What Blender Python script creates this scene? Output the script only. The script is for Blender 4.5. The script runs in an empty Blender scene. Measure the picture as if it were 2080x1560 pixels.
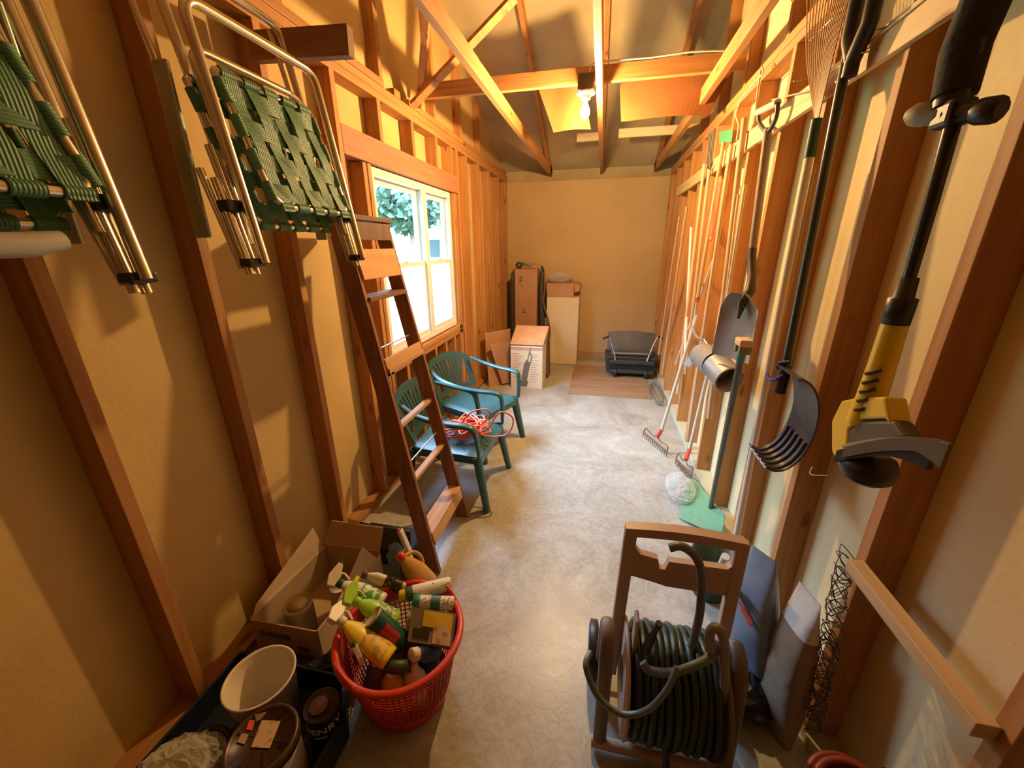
import bpy, math, random
import numpy as np
from mathutils import Vector, Matrix
random.seed(7)
C = bpy.context.scene.collection
SC = bpy.context.scene
# ------------------------------------------------------------------ camera
F_PX, EYE = 800.0, 1.55
def _n(v):
    v = np.array(v, float); return v/np.linalg.norm(v)
_d = _n([186, -282, F_PX]); _g = _n([20, 2350, F_PX]); _g = _n(_g-_d*_g.dot(_d)); _r = _n(np.cross(_g, _d))
RM = np.array([_r, _d, -_g])                       # world axes seen from the camera (x right, y down, z forward)
cam = bpy.data.objects.new('camera', bpy.data.cameras.new('camera')); C.objects.link(cam)
cx, cy, cz = RM @ [1, 0, 0], RM @ [0, -1, 0], RM @ [0, 0, -1]
cam.matrix_world = Matrix(((cx[0], cy[0], cz[0], 0), (cx[1], cy[1], cz[1], 0), (cx[2], cy[2], cz[2], EYE), (0, 0, 0, 1)))
cam.data.sensor_width = 36; cam.data.lens = F_PX/2080*36; cam.data.clip_start = 0.02
SC.camera = cam
# points of the place measured along a sight line where it meets a known plane
def _ray(px, py): return RM @ _n([px-1040, py-780, F_PX])
def onX(px, py, x): v = _ray(px, py); return Vector(v*(x/v[0]))+Vector((0, 0, EYE))
def onY(px, py, y): v = _ray(px, py); return Vector(v*(y/v[1]))+Vector((0, 0, EYE))
def onZ(px, py, z): v = _ray(px, py); return Vector(v*((z-EYE)/v[2]))+Vector((0, 0, EYE))
# ------------------------------------------------------------------ light
w = bpy.data.worlds.new('world'); SC.world = w; w.use_nodes = True
WN = w.node_tree; bg = WN.nodes['Background']
bg.inputs[1].default_value = 70.0      # overcast sky, brighter towards the zenith than at the horizon
_tc = WN.nodes.new('ShaderNodeTexCoord'); _sx = WN.nodes.new('ShaderNodeSeparateXYZ'); _cr = WN.nodes.new('ShaderNodeValToRGB')
WN.links.new(_tc.outputs['Generated'], _sx.inputs[0]); WN.links.new(_sx.outputs['Z'], _cr.inputs['Fac']); WN.links.new(_cr.outputs['Color'], bg.inputs[0])
_cr.color_ramp.elements[0].position = 0.0; _cr.color_ramp.elements[0].color = (0.022, 0.027, 0.027, 1)
_e = _cr.color_ramp.elements.new(0.20); _e.color = (0.04, 0.048, 0.05, 1)
_cr.color_ramp.elements[-1].position = 0.56; _cr.color_ramp.elements[-1].color = (0.36, 0.63, 1.0, 1)
SC.view_settings.view_transform = 'Standard'; SC.view_settings.look = 'None'
SC.view_settings.exposure = 0.14; SC.view_settings.gamma = 1.0
def area(name, loc, size, sizey, direction, power, color, portal=False):
    l = bpy.data.lights.new(name, 'AREA'); l.shape = 'RECTANGLE'; l.size = size; l.size_y = sizey; l.energy = power; l.color = color
    o = bpy.data.objects.new(name, l); C.objects.link(o); o.location = loc
    o.rotation_euler = Vector(direction).to_track_quat('-Z', 'Y').to_euler()
    if portal: l.cycles.is_portal = True
    return o
area('window_daylight_portal', (-1.46, 2.92, 1.43), 1.3, 1.2, (1, 0, 0), 1, (1, 1, 1), True)
BULB = Vector((-0.165, 2.93, 2.30))
bl = bpy.data.lights.new('bulb_light', 'POINT'); bl.energy = 140; bl.color = (1.0, 0.63, 0.26); bl.shadow_soft_size = 0.028
blo = bpy.data.objects.new('bulb_light', bl); C.objects.link(blo); blo.location = BULB+Vector((0, 0, -0.075))
# ------------------------------------------------------------------ materials
MATS = {}
def _new(name):
    m = bpy.data.materials.new(name); m.use_nodes = True; MATS[name] = m
    return m, m.node_tree, m.node_tree.nodes['Principled BSDF']
def plain(name, col, rough=0.5, metal=0.0, var=0.12, scale=9.0, bump=0.0, spec=0.5, emis=None, trans=0.0, coat=0.0, bscale=60):
    if name in MATS: return MATS[name]
    m, t, p = _new(name); N, L = t.nodes, t.links
    tc = N.new('ShaderNodeTexCoord'); nz = N.new('ShaderNodeTexNoise'); nz.inputs['Scale'].default_value = scale; nz.inputs['Detail'].default_value = 5
    L.new(tc.outputs['Object'], nz.inputs['Vector'])
    cr = N.new('ShaderNodeValToRGB'); c = col
    cr.color_ramp.elements[0].position = 0.3; cr.color_ramp.elements[1].position = 0.7
    cr.color_ramp.elements[0].color = (c[0]*(1-var), c[1]*(1-var), c[2]*(1-var), 1)
    cr.color_ramp.elements[1].color = (min(1, c[0]*(1+var)), min(1, c[1]*(1+var)), min(1, c[2]*(1+var)), 1)
    L.new(nz.outputs['Fac'], cr.inputs['Fac']); L.new(cr.outputs['Color'], p.inputs['Base Color'])
    p.inputs['Roughness'].default_value = rough; p.inputs['Metallic'].default_value = metal; p.inputs['Specular IOR Level'].default_value = spec
    p.inputs['Transmission Weight'].default_value = trans; p.inputs['Coat Weight'].default_value = coat
    if bump:
        n2 = N.new('ShaderNodeTexNoise'); n2.inputs['Scale'].default_value = bscale; n2.inputs['Detail'].default_value = 4
        L.new(tc.outputs['Object'], n2.inputs['Vector'])
        b = N.new('ShaderNodeBump'); b.inputs['Strength'].default_value = bump; b.inputs['Distance'].default_value = 0.01
        L.new(n2.outputs['Fac'], b.inputs['Height']); L.new(b.outputs['Normal'], p.inputs['Normal'])
    if emis:
        p.inputs['Emission Color'].default_value = (*emis[0], 1); p.inputs['Emission Strength'].default_value = emis[1]
    return m
def wood(name, c1, c2, axis='Z', rough=0.65, knots=True, fine=26.0):
    if name in MATS: return MATS[name]
    m, t, p = _new(name); N, L = t.nodes, t.links
    tc = N.new('ShaderNodeTexCoord'); oi = N.new('ShaderNodeObjectInfo')
    ad = N.new('ShaderNodeVectorMath'); ad.operation = 'ADD'
    sc = N.new('ShaderNodeVectorMath'); sc.operation = 'SCALE'; sc.inputs['Scale'].default_value = 3.7
    L.new(oi.outputs['Location'], sc.inputs[0]); L.new(tc.outputs['Object'], ad.inputs[0]); L.new(sc.outputs[0], ad.inputs[1])
    mp = N.new('ShaderNodeMapping'); s = [fine]*3; s['XYZ'.index(axis)] = 1.1; mp.inputs['Scale'].default_value = s
    L.new(ad.outputs[0], mp.inputs['Vector'])
    n1 = N.new('ShaderNodeTexNoise'); n1.inputs['Scale'].default_value = 1.6; n1.inputs['Detail'].default_value = 6; n1.inputs['Distortion'].default_value = 0.8
    L.new(mp.outputs[0], n1.inputs['Vector'])
    cr = N.new('ShaderNodeValToRGB'); cr.color_ramp.elements[0].position = 0.32; cr.color_ramp.elements[1].position = 0.68
    cr.color_ramp.elements[0].color = (*c1, 1); cr.color_ramp.elements[1].color = (*c2, 1)
    L.new(n1.outputs['Fac'], cr.inputs['Fac']); out = cr.outputs['Color']
    if knots:
        mk = N.new('ShaderNodeMapping'); ks = [9.0]*3; ks['XYZ'.index(axis)] = 3.2; mk.inputs['Scale'].default_value = ks
        L.new(ad.outputs[0], mk.inputs['Vector'])
        v = N.new('ShaderNodeTexVoronoi'); v.inputs['Scale'].default_value = 1.0; L.new(mk.outputs[0], v.inputs['Vector'])
        kr = N.new('ShaderNodeValToRGB'); kr.color_ramp.elements[0].position = 0.07; kr.color_ramp.elements[1].position = 0.16
        kr.color_ramp.elements[0].color = (0.42, 0.30, 0.2, 1); kr.color_ramp.elements[1].color = (1, 1, 1, 1)
        L.new(v.outputs['Distance'], kr.inputs['Fac'])
        mx = N.new('ShaderNodeMix'); mx.data_type = 'RGBA'; mx.blend_type = 'MULTIPLY'; mx.inputs[0].default_value = 0.8
        L.new(out, mx.inputs[6]); L.new(kr.outputs['Color'], mx.inputs[7]); out = mx.outputs[2]
    hs = N.new('ShaderNodeHueSaturation'); mr = N.new('ShaderNodeMapRange'); mr.inputs[3].default_value = 0.85; mr.inputs[4].default_value = 1.1
    L.new(oi.outputs['Random'], mr.inputs[0]); L.new(mr.outputs[0], hs.inputs['Value']); L.new(out, hs.inputs['Color'])
    L.new(hs.outputs['Color'], p.inputs['Base Color']); p.inputs['Roughness'].default_value = rough
    b = N.new('ShaderNodeBump'); b.inputs['Strength'].default_value = 0.12; b.inputs['Distance'].default_value = 0.004
    L.new(n1.outputs['Fac'], b.inputs['Height']); L.new(b.outputs['Normal'], p.inputs['Normal'])
    return m
def printed(name, base, ink, density=0.5, sx=40, sz=90, axis='XZ'):
    """paper with small rows of print"""
    if name in MATS: return MATS[name]
    m, t, p = _new(name); N, L = t.nodes, t.links
    tc = N.new('ShaderNodeTexCoord'); mp = N.new('ShaderNodeMapping'); mp.inputs['Scale'].default_value = (sx, sx, sz)
    L.new(tc.outputs['Object'], mp.inputs['Vector'])
    nz = N.new('ShaderNodeTexNoise'); nz.inputs['Scale'].default_value = 1.0; nz.inputs['Detail'].default_value = 2; L.new(mp.outputs[0], nz.inputs['Vector'])
    cr = N.new('ShaderNodeValToRGB'); cr.color_ramp.interpolation = 'CONSTANT'
    cr.color_ramp.elements[0].color = (*base, 1); cr.color_ramp.elements[1].position = density; cr.color_ramp.elements[1].color = (*ink, 1)
    L.new(nz.outputs['Fac'], cr.inputs['Fac']); L.new(cr.outputs['Color'], p.inputs['Base Color']); p.inputs['Roughness'].default_value = 0.5
    return m
def sheer(name, col, fac=0.35, rough=0.15):
    """thin clear film: partly transparent, partly glossy"""
    if name in MATS: return MATS[name]
    m, t, p = _new(name); N, L = t.nodes, t.links
    p.inputs['Base Color'].default_value = (*col, 1); p.inputs['Roughness'].default_value = rough
    tr = N.new('ShaderNodeBsdfTransparent'); mx = N.new('ShaderNodeMixShader'); lw = N.new('ShaderNodeLayerWeight'); fr = N.new('ShaderNodeMath'); fr.operation = 'POWER'; fr.inputs[1].default_value = 5.0; L.new(lw.outputs['Facing'], fr.inputs[0])
    ad = N.new('ShaderNodeMath'); ad.operation = 'ADD'; ad.inputs[1].default_value = fac; ad.use_clamp = True
    L.new(fr.outputs[0], ad.inputs[0]); L.new(ad.outputs[0], mx.inputs[0]); L.new(tr.outputs[0], mx.inputs[1]); L.new(p.outputs[0], mx.inputs[2])
    L.new(mx.outputs[0], N['Material Output'].inputs['Surface'])
    n2 = N.new('ShaderNodeTexNoise'); n2.inputs['Scale'].default_value = 28; n2.inputs['Detail'].default_value = 3
    b = N.new('ShaderNodeBump'); b.inputs['Strength'].default_value = 0.6 if fac > 0.03 else 0.0; b.inputs['Distance'].default_value = 0.02
    L.new(n2.outputs['Fac'], b.inputs['Height']); L.new(b.outputs['Normal'], p.inputs['Normal'])
    return m
PINE1, PINE2 = (0.38, 0.16, 0.045), (0.53, 0.25, 0.08)
stud_m = wood('pine_stud', PINE1, PINE2, 'Z')
stud_y = wood('pine_plate', PINE1, PINE2, 'Y')
stud_x = wood('pine_cross', PINE1, PINE2, 'X')
head_m = wood('red_header', (0.36, 0.14, 0.07), (0.46, 0.20, 0.10), 'Y', knots=False)
pale_y = wood('pale_board', (0.60, 0.46, 0.26), (0.72, 0.58, 0.36), 'X', knots=False)
rail_m = wood('rail_board', (0.55, 0.36, 0.17), (0.68, 0.47, 0.25), 'Y')
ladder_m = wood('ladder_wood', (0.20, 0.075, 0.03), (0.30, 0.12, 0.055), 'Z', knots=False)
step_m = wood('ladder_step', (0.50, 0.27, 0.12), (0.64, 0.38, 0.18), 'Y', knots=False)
ply_m = wood('plywood_orange', (0.60, 0.27, 0.09), (0.72, 0.36, 0.13), 'Y', knots=False, fine=10)
pole_m = wood('tool_pole', (0.48, 0.29, 0.14), (0.62, 0.42, 0.23), 'Z', knots=False, fine=60)
polew_m = wood('pale_pole', (0.58, 0.48, 0.36), (0.68, 0.58, 0.45), 'Z', knots=False, fine=60)
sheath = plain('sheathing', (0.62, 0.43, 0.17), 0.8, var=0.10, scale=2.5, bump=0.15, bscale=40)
back_m = plain('back_sheathing', (0.56, 0.38, 0.18), 0.75, var=0.08, scale=1.6, bump=0.12, bscale=40)
roof_m = plain('roof_deck', (0.55, 0.44, 0.25), 0.85, var=0.15, scale=3)
kraft = plain('kraft_paper', (0.20, 0.062, 0.010), 0.8, var=0.12, scale=8, bump=0.2)
card = plain('cardboard', (0.50, 0.33, 0.19), 0.85, var=0.06, scale=6, bump=0.06)
card_in = plain('cardboard_pale', (0.56, 0.42, 0.28), 0.85, var=0.06, scale=6)
card_red = plain('cardboard_red', (0.44, 0.235, 0.13), 0.8, var=0.07, scale=5)
alum = plain('aluminium_tube', (0.72, 0.66, 0.56), 0.28, 1.0, var=0.06)
steel = plain('steel', (0.42, 0.40, 0.37), 0.38, 0.9, var=0.15, scale=20)
galv = plain('galvanised', (0.33, 0.32, 0.31), 0.5, 0.4, var=0.15, scale=14)
dark_steel = plain('dark_steel', (0.10, 0.085, 0.07), 0.45, 0.6, var=0.2)
rust = plain('rusty_wire', (0.16, 0.10, 0.07), 0.6, 0.5, var=0.3)
black_p = plain('black_plastic', (0.018, 0.018, 0.018), 0.42)
black_f = plain('black_foam', (0.02, 0.018, 0.016), 0.85, bump=0.3)
grey_p = plain('grey_plastic', (0.20, 0.19, 0.17), 0.5)
web_m = plain('green_webbing', (0.095, 0.26, 0.14), 0.6, var=0.15, bump=0.25, bscale=140)
def striped(name, col, axis):
    m, t, p = _new(name); N, L = t.nodes, t.links
    tc = N.new('ShaderNodeTexCoord'); sx = N.new('ShaderNodeSeparateXYZ'); L.new(tc.outputs['Object'], sx.inputs[0])
    mu = N.new('ShaderNodeMath'); mu.operation = 'MULTIPLY'; mu.inputs[1].default_value = 2*math.pi/0.0062; L.new(sx.outputs[axis], mu.inputs[0])
    si = N.new('ShaderNodeMath'); si.operation = 'SINE'; L.new(mu.outputs[0], si.inputs[0])
    cr = N.new('ShaderNodeValToRGB'); cr.color_ramp.elements[0].position = 0.0; cr.color_ramp.elements[1].position = 0.35
    cr.color_ramp.elements[0].color = (*[c*.55 for c in col], 1); cr.color_ramp.elements[1].color = (*col, 1)
    mr = N.new('ShaderNodeMapRange'); mr.inputs[1].default_value = -1; L.new(si.outputs[0], mr.inputs[0]); L.new(mr.outputs[0], cr.inputs['Fac'])
    L.new(cr.outputs['Color'], p.inputs['Base Color']); p.inputs['Roughness'].default_value = 0.5
    b = N.new('ShaderNodeBump'); b.inputs['Strength'].default_value = 0.4; b.inputs['Distance'].default_value = 0.002
    L.new(mr.outputs[0], b.inputs['Height']); L.new(b.outputs['Normal'], p.inputs['Normal'])
    return m
web_v = striped('green_webbing_long', (0.085, 0.24, 0.125), 'Y'); web_h = striped('green_webbing_cross', (0.105, 0.27, 0.14), 'Z')
resin = plain('green_resin', (0.022, 0.085, 0.082), 0.36, var=0.1, scale=5)
orange = plain('orange_cord', (0.85, 0.16, 0.06), 0.45)
red_p = plain('red_plastic', (0.62, 0.045, 0.02), 0.36, var=0.06)
white_p = plain('white_plastic', (0.74, 0.68, 0.58), 0.4, var=0.04)
vinyl = plain('white_vinyl', (0.80, 0.76, 0.70), 0.35, var=0.03)
yellow_p = plain('yellow_plastic', (0.80, 0.58, 0.01), 0.35, var=0.04)
tan_p = plain('tan_resin', (0.50, 0.335, 0.225), 0.5, var=0.08, scale=6)
hose_m = plain('green_hose', (0.02, 0.034, 0.022), 0.42, var=0.2)
hose_l = plain('grey_green_hose', (0.13, 0.165, 0.15), 0.38, var=0.1)
teal_p = plain('teal_paint', (0.05, 0.30, 0.26), 0.4)
# ------------------------------------------------------------------ mesh builder
class B:
    def __init__(s): s.v = []; s.f = []; s.sm = []; s.mi = []
    def _add(s, vs, fs, smooth=False, mi=0):
        o = len(s.v); s.v += [Vector(x) for x in vs]
        for f in fs: s.f.append([o+i for i in f]); s.sm.append(smooth); s.mi.append(mi)
        return s
    def box(s, c, size, R=None, mi=0):
        c = Vector(c); vs = []
        for dx in (-.5, .5):
            for dy in (-.5, .5):
                for dz in (-.5, .5):
                    p = Vector((dx*size[0], dy*size[1], dz*size[2]))
                    if R is not None: p = R @ p
                    vs.append(c+p)
        return s._add(vs, [(0, 1, 3, 2), (4, 6, 7, 5), (0, 4, 5, 1), (2, 3, 7, 6), (0, 2, 6, 4), (1, 5, 7, 3)], False, mi)
    def mm(s, x0, x1, y0, y1, z0, z1, mi=0):
        return s.box(((x0+x1)/2, (y0+y1)/2, (z0+z1)/2), (abs(x1-x0), abs(y1-y0), abs(z1-z0)), None, mi)
    def bar(s, a, b, w, h, side=(0, 1, 0), mi=0):
        a, b = Vector(a), Vector(b); z = (b-a).normalized(); x = Vector(side); x = (x-z*x.dot(z)).normalized(); y = z.cross(x)
        R = Matrix((x, y, z)).transposed()
        return s.box((a+b)/2, (w, h, (b-a).length), R, mi)
    def prism(s, poly, vec, mi=0):
        n = len(poly); vec = Vector(vec); vs = [Vector(p) for p in poly]+[Vector(p)+vec for p in poly]
        fs = [tuple(range(n))[::-1], tuple(range(n, 2*n))]+[(i, (i+1) % n, n+(i+1) % n, n+i) for i in range(n)]
        return s._add(vs, fs, False, mi)
    def tube(s, pts, r, n=10, closed=False, mi=0, flat=None):
        pts = [Vector(p) for p in pts]; m = len(pts); rs = r if isinstance(r, (list, tuple)) else [r]*m
        t0 = None; vs = []; x = None
        for i in range(m):
            if closed: t = pts[(i+1) % m]-pts[i-1]
            else: t = pts[min(i+1, m-1)]-pts[max(i-1, 0)]
            if t.length < 1e-9: t = Vector((0, 0, 1))
            t.normalize()
            if x is None:
                a = Vector((0, 0, 1)) if abs(t.z) < 0.9 else Vector((0, 1, 0)); x = (a-t*a.dot(t)).normalized()
            else:
                x = x-t*x.dot(t)
                if x.length < 1e-6: x = t.orthogonal()
                x.normalize()
            y = t.cross(x)
            for k in range(n):
                a = 2*math.pi*k/n; f = flat if flat else 1
                vs.append(pts[i]+x*(rs[i]*math.cos(a)*f)+y*(rs[i]*math.sin(a)))
        fs = []
        for i in range(m if closed else m-1):
            j = (i+1) % m
            for k in range(n): fs.append((i*n+k, i*n+(k+1) % n, j*n+(k+1) % n, j*n+k))
        s._add(vs, fs, True, mi)
        if not closed:
            s._add(vs[:n], [tuple(range(n))[::-1]], False, mi); s._add(vs[-n:], [tuple(range(n))], False, mi)
        return s
    def lathe(s, prof, n=24, R=None, o=(0, 0, 0), mi=0, smooth=True, sx=1.0, sy=1.0):
        vs = []; o = Vector(o)
        for r, z in prof:
            for k in range(n):
                a = 2*math.pi*k/n; p = Vector((r*math.cos(a)*sx, r*math.sin(a)*sy, z))
                if R is not None: p = R @ p
                vs.append(o+p)
        fs = []
        for i in range(len(prof)-1):
            for k in range(n): fs.append((i*n+k, i*n+(k+1) % n, (i+1)*n+(k+1) % n, (i+1)*n+k))
        s._add(vs, fs, smooth, mi)
        if prof[0][0] > 1e-4: s._add(vs[:n], [tuple(range(n))[::-1]], False, mi)
        if prof[-1][0] > 1e-4: s._add(vs[-n:], [tuple(range(n))], False, mi)
        return s
    def sheet(s, fn, nu, nv, th=0.0, mi=0, smooth=True):
        P = [[Vector(fn(i/nu, j/nv)) for j in range(nv+1)] for i in range(nu+1)]
        def nrm(i, j):
            a = P[min(i+1, nu)][j]-P[max(i-1, 0)][j]; b = P[i][min(j+1, nv)]-P[i][max(j-1, 0)]
            c = a.cross(b); return c.normalized() if c.length > 1e-12 else Vector((0, 0, 1))
        vs = [P[i][j] for i in range(nu+1) for j in range(nv+1)]
        W = nv+1; q = [(i*W+j, (i+1)*W+j, (i+1)*W+j+1, i*W+j+1) for i in range(nu) for j in range(nv)]
        if th:
            n0 = len(vs); vs += [P[i][j]-nrm(i, j)*th for i in range(nu+1) for j in range(nv+1)]
            q2 = [tuple(n0+k for k in f[::-1]) for f in q]; e = []
            for i in range(nu):
                e.append((i*W, n0+i*W, n0+(i+1)*W, (i+1)*W)); e.append((i*W+nv, (i+1)*W+nv, n0+(i+1)*W+nv, n0+i*W+nv))
            for j in range(nv):
                e.append((j, j+1, n0+j+1, n0+j)); e.append((nu*W+j, n0+nu*W+j, n0+nu*W+j+1, nu*W+j+1))
            q = q+q2; s._add(vs, q, smooth, mi); s._add(vs, e, False, mi); return s
        return s._add(vs, q, smooth, mi)
    def ball(s, c, r, n=12, mi=0, sc=(1, 1, 1), R=None):
        c = Vector(c); m = n//2+1; vs = []; fs = []
        for i in range(m+1):
            a = math.pi*i/m
            for k in range(n):
                b = 2*math.pi*k/n; p = Vector((r*math.sin(a)*math.cos(b)*sc[0], r*math.sin(a)*math.sin(b)*sc[1], r*math.cos(a)*sc[2]))
                if R is not None: p = R @ p
                vs.append(c+p)
        for i in range(m):
            for k in range(n): fs.append((i*n+k, (i+1)*n+k, (i+1)*n+(k+1) % n, i*n+(k+1) % n))
        return s._add(vs, fs, True, mi)
    def xf(s, Mx): s.v = [Mx @ p for p in s.v]; return s
    def build(s, name, mat, parent=None, local=False, bevel=0.0, loc=None, sub=0):
        if parent is None and not local:
            if loc is None:
                xs = [p.x for p in s.v]; ys = [p.y for p in s.v]; zs = [p.z for p in s.v]
                loc = Vector(((min(xs)+max(xs))/2, (min(ys)+max(ys))/2, min(zs)))
            loc = Vector(loc); vs = [p-loc for p in s.v]
        elif parent is not None and not local:
            pl = Vector((0, 0, 0)); q = parent
            while q: pl += q.location; q = q.parent
            vs = [p-pl for p in s.v]; loc = Vector((0, 0, 0))
        else: vs = s.v; loc = Vector(loc) if loc else Vector((0, 0, 0))
        me = bpy.data.meshes.new(name); me.from_pydata([tuple(p) for p in vs], [], s.f)
        for m in (mat if isinstance(mat, (list, tuple)) else [mat]): me.materials.append(m)
        me.polygons.foreach_set('use_smooth', s.sm); me.polygons.foreach_set('material_index', s.mi); me.update()
        o = bpy.data.objects.new(name, me); C.objects.link(o); o.location = loc
        if parent is not None: o.parent = parent
        if bevel:
            b = o.modifiers.new('bevel', 'BEVEL'); b.width = bevel; b.segments = 2; b.limit_method = 'ANGLE'
        if sub:
            b = o.modifiers.new('sub', 'SUBSURF'); b.levels = sub; b.render_levels = sub
        return o
def tag(o, label, cat, group=None, kind=None):
    if label: o['label'] = label
    if cat: o['category'] = cat
    if group: o['group'] = group
    if kind: o['kind'] = kind
    return o
def thing(name, label, cat, loc=(0, 0, 0), rot=(0, 0, 0), group=None):
    o = bpy.data.objects.new(name, None); o.empty_display_size = 0.05; C.objects.link(o); o.location = loc; o.rotation_euler = rot
    return tag(o, label, cat, group)
def struct(o): o['kind'] = 'structure'; return o
def dup(root, loc, rz=None, label=None):
    r = root.copy(); C.objects.link(r); r.location = loc
    if rz is not None: r.rotation_euler = (0, 0, rz)
    if label: r['label'] = label
    for ch in list(root.children):
        c = ch.copy(); C.objects.link(c); c.parent = r
        for g in list(ch.children):
            d = g.copy(); C.objects.link(d); d.parent = c
    return r
def smooth_path(P, k=6, closed=False):
    P = [Vector(p) for p in P]; n = len(P); out = []
    rng = range(n) if closed else range(n-1)
    for i in rng:
        p0 = P[(i-1) % n] if closed or i > 0 else P[0]; p1 = P[i]; p2 = P[(i+1) % n]; p3 = P[(i+2) % n] if closed or i+2 < n else P[-1]
        for j in range(k):
            t = j/k; out.append(0.5*((2*p1)+(p2-p0)*t+(2*p0-5*p1+4*p2-p3)*t*t+(3*p1-p0-3*p2+p3)*t**3))
    if not closed: out.append(P[-1])
    return out
def frame_to(a, b, roll=0.0, ref=(0, 0, 1)):
    """matrix with local z running from a to b"""
    a, b = Vector(a), Vector(b); z = (b-a).normalized(); x = Vector(ref)
    x = x-z*x.dot(z)
    if x.length < 1e-3: x = z.orthogonal()
    x.normalize(); y = z.cross(x); R = Matrix((x, y, z)).transposed().to_4x4()
    return Matrix.Translation(a) @ R @ Matrix.Rotation(roll, 4, 'Z')
# ================================================================== SETTING
XL, XR, YB, YF, ZP = -1.30, 0.745, 5.66, -2.6, 2.345       # stud faces, back sheathing, front wall, underside of the plates
SL, SR = XL-0.089, XR+0.089
RY, RZ, EZ = 2.4, 3.95, 2.52                              # ridge, eaves
def roof_z(y): return EZ+(RZ-EZ)*(1-abs(y-RY)/(5.8-RY if y > RY else RY+2.75))
# floor
def floor_material():
    m, t, p = _new('concrete'); N, L = t.nodes, t.links
    tc = N.new('ShaderNodeTexCoord')
    n1 = N.new('ShaderNodeTexNoise'); n1.inputs['Scale'].default_value = 2.2; n1.inputs['Detail'].default_value = 8; n1.inputs['Roughness'].default_value = 0.62; n1.inputs['Distortion'].default_value = 1.2
    L.new(tc.outputs['Object'], n1.inputs['Vector'])
    cr = N.new('ShaderNodeValToRGB'); e = cr.color_ramp.elements
    e[0].position = 0.3; e[0].color = (0.31, 0.275, 0.205, 1); e[1].position = 0.66; e[1].color = (0.50, 0.475, 0.40, 1)
    L.new(n1.outputs['Fac'], cr.inputs['Fac'])
    n2 = N.new('ShaderNodeTexNoise'); n2.inputs['Scale'].default_value = 15; n2.inputs['Detail'].default_value = 6; n2.inputs['Distortion'].default_value = 3
    L.new(tc.outputs['Object'], n2.inputs['Vector'])
    c2 = N.new('ShaderNodeValToRGB'); c2.color_ramp.elements[0].position = 0.38; c2.color_ramp.elements[0].color = (0.80, 0.78, 0.74, 1); c2.color_ramp.elements[1].position = 0.6; c2.color_ramp.elements[1].color = (1, 1, 1, 1)
    L.new(n2.outputs['Fac'], c2.inputs['Fac'])
    mx = N.new('ShaderNodeMix'); mx.data_type = 'RGBA'; mx.blend_type = 'MULTIPLY'; mx.inputs[0].default_value = 0.8
    L.new(cr.outputs['Color'], mx.inputs[6]); L.new(c2.outputs['Color'], mx.inputs[7])
    vo = N.new('ShaderNodeTexVoronoi'); vo.inputs['Scale'].default_value = 5.0; L.new(tc.outputs['Object'], vo.inputs['Vector'])
    c3 = N.new('ShaderNodeValToRGB'); c3.color_ramp.elements[0].position = 0.02; c3.color_ramp.elements[0].color = (0.45, 0.38, 0.3, 1); c3.color_ramp.elements[1].position = 0.05; c3.color_ramp.elements[1].color = (1, 1, 1, 1)
    L.new(vo.outputs['Distance'], c3.inputs['Fac'])
    m2 = N.new('ShaderNodeMix'); m2.data_type = 'RGBA'; m2.blend_type = 'MULTIPLY'; m2.inputs[0].default_value = 0.45
    L.new(mx.outputs[2], m2.inputs[6]); L.new(c3.outputs['Color'], m2.inputs[7])
    L.new(m2.outputs[2], p.inputs['Base Color'])
    mr = N.new('ShaderNodeMapRange'); mr.inputs[3].default_value = 0.26; mr.inputs[4].default_value = 0.5
    L.new(n2.outputs['Fac'], mr.inputs[0]); L.new(mr.outputs[0], p.inputs['Roughness'])
    b = N.new('ShaderNodeBump'); b.inputs['Strength'].default_value = 0.07; b.inputs['Distance'].default_value = 0.01
    L.new(n2.outputs['Fac'], b.inputs['Height']); L.new(b.outputs['Normal'], p.inputs['Normal'])
    return m
struct(B().mm(-1.5, 0.95, -2.7, 5.8, -0.06, 0).build('floor', floor_material()))
# ---- left wall
WY0, WY1, WZ0, WZ1 = 2.27, 3.56, 0.845, 1.995             # window opening
b = B()
b.mm(SL-0.012, SL, YF, WY0, 0, 2.42); b.mm(SL-0.012, SL, WY1, 5.88, 0, 2.45)
b.mm(SL-0.012, SL, WY0, WY1, 0, WZ0); b.mm(SL-0.012, SL, WY0, WY1, WZ1, 2.42)
b.prism([(SL, -2.75, 2.42), (SL, -2.75, EZ), (SL, RY, RZ), (SL, 5.88, EZ), (SL, 5.88, 2.42)], (-0.012, 0, 0))
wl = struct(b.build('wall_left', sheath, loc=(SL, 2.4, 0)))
def stud(y, z0=0.038, z1=ZP, wall=None, xf=XL, xb=SL, t=0.038, m=stud_m, name='stud'):
    return B().mm(xf, xb, y, y+t, z0, z1).build(name, m, wall, bevel=0.002)
for y in (-0.62, -0.18, 0.25, 0.685, 1.118, 1.545, 1.98, 3.70, 3.96, 4.36, 4.77, 5.20, 5.60): stud(y, wall=wl)
for y in (2.175, 2.222, 3.565, 3.61): stud(y, 0.038, 1.99, wl)
for y in (2.40, 2.83, 3.24): stud(y, 2.135, ZP, wl)
stud(3.565, 2.135, ZP, wl)
for y in (2.44, 2.62, 2.95, 3.18, 3.40): stud(y, 0.038, 0.76, wl)
B().mm(XL, SL, 2.02, 3.70, 1.997, 2.133).build('header', head_m, wl, bevel=0.002)
B().mm(XL, SL, 2.02, 3.70, 0.80, 0.838).build('sill', stud_y, wl, bevel=0.002)
B().mm(XL, SL, 2.02, 3.70, 0.76, 0.798).build('sill', stud_y, wl, bevel=0.002)
B().mm(XL, SL, YF, YB, 0, 0.038).build('bottom_plate', stud_y, wl, bevel=0.002)
B().mm(XL, SL, YF, YB, ZP, ZP+0.038).build('top_plate', stud_y, wl, bevel=0.002)
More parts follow.
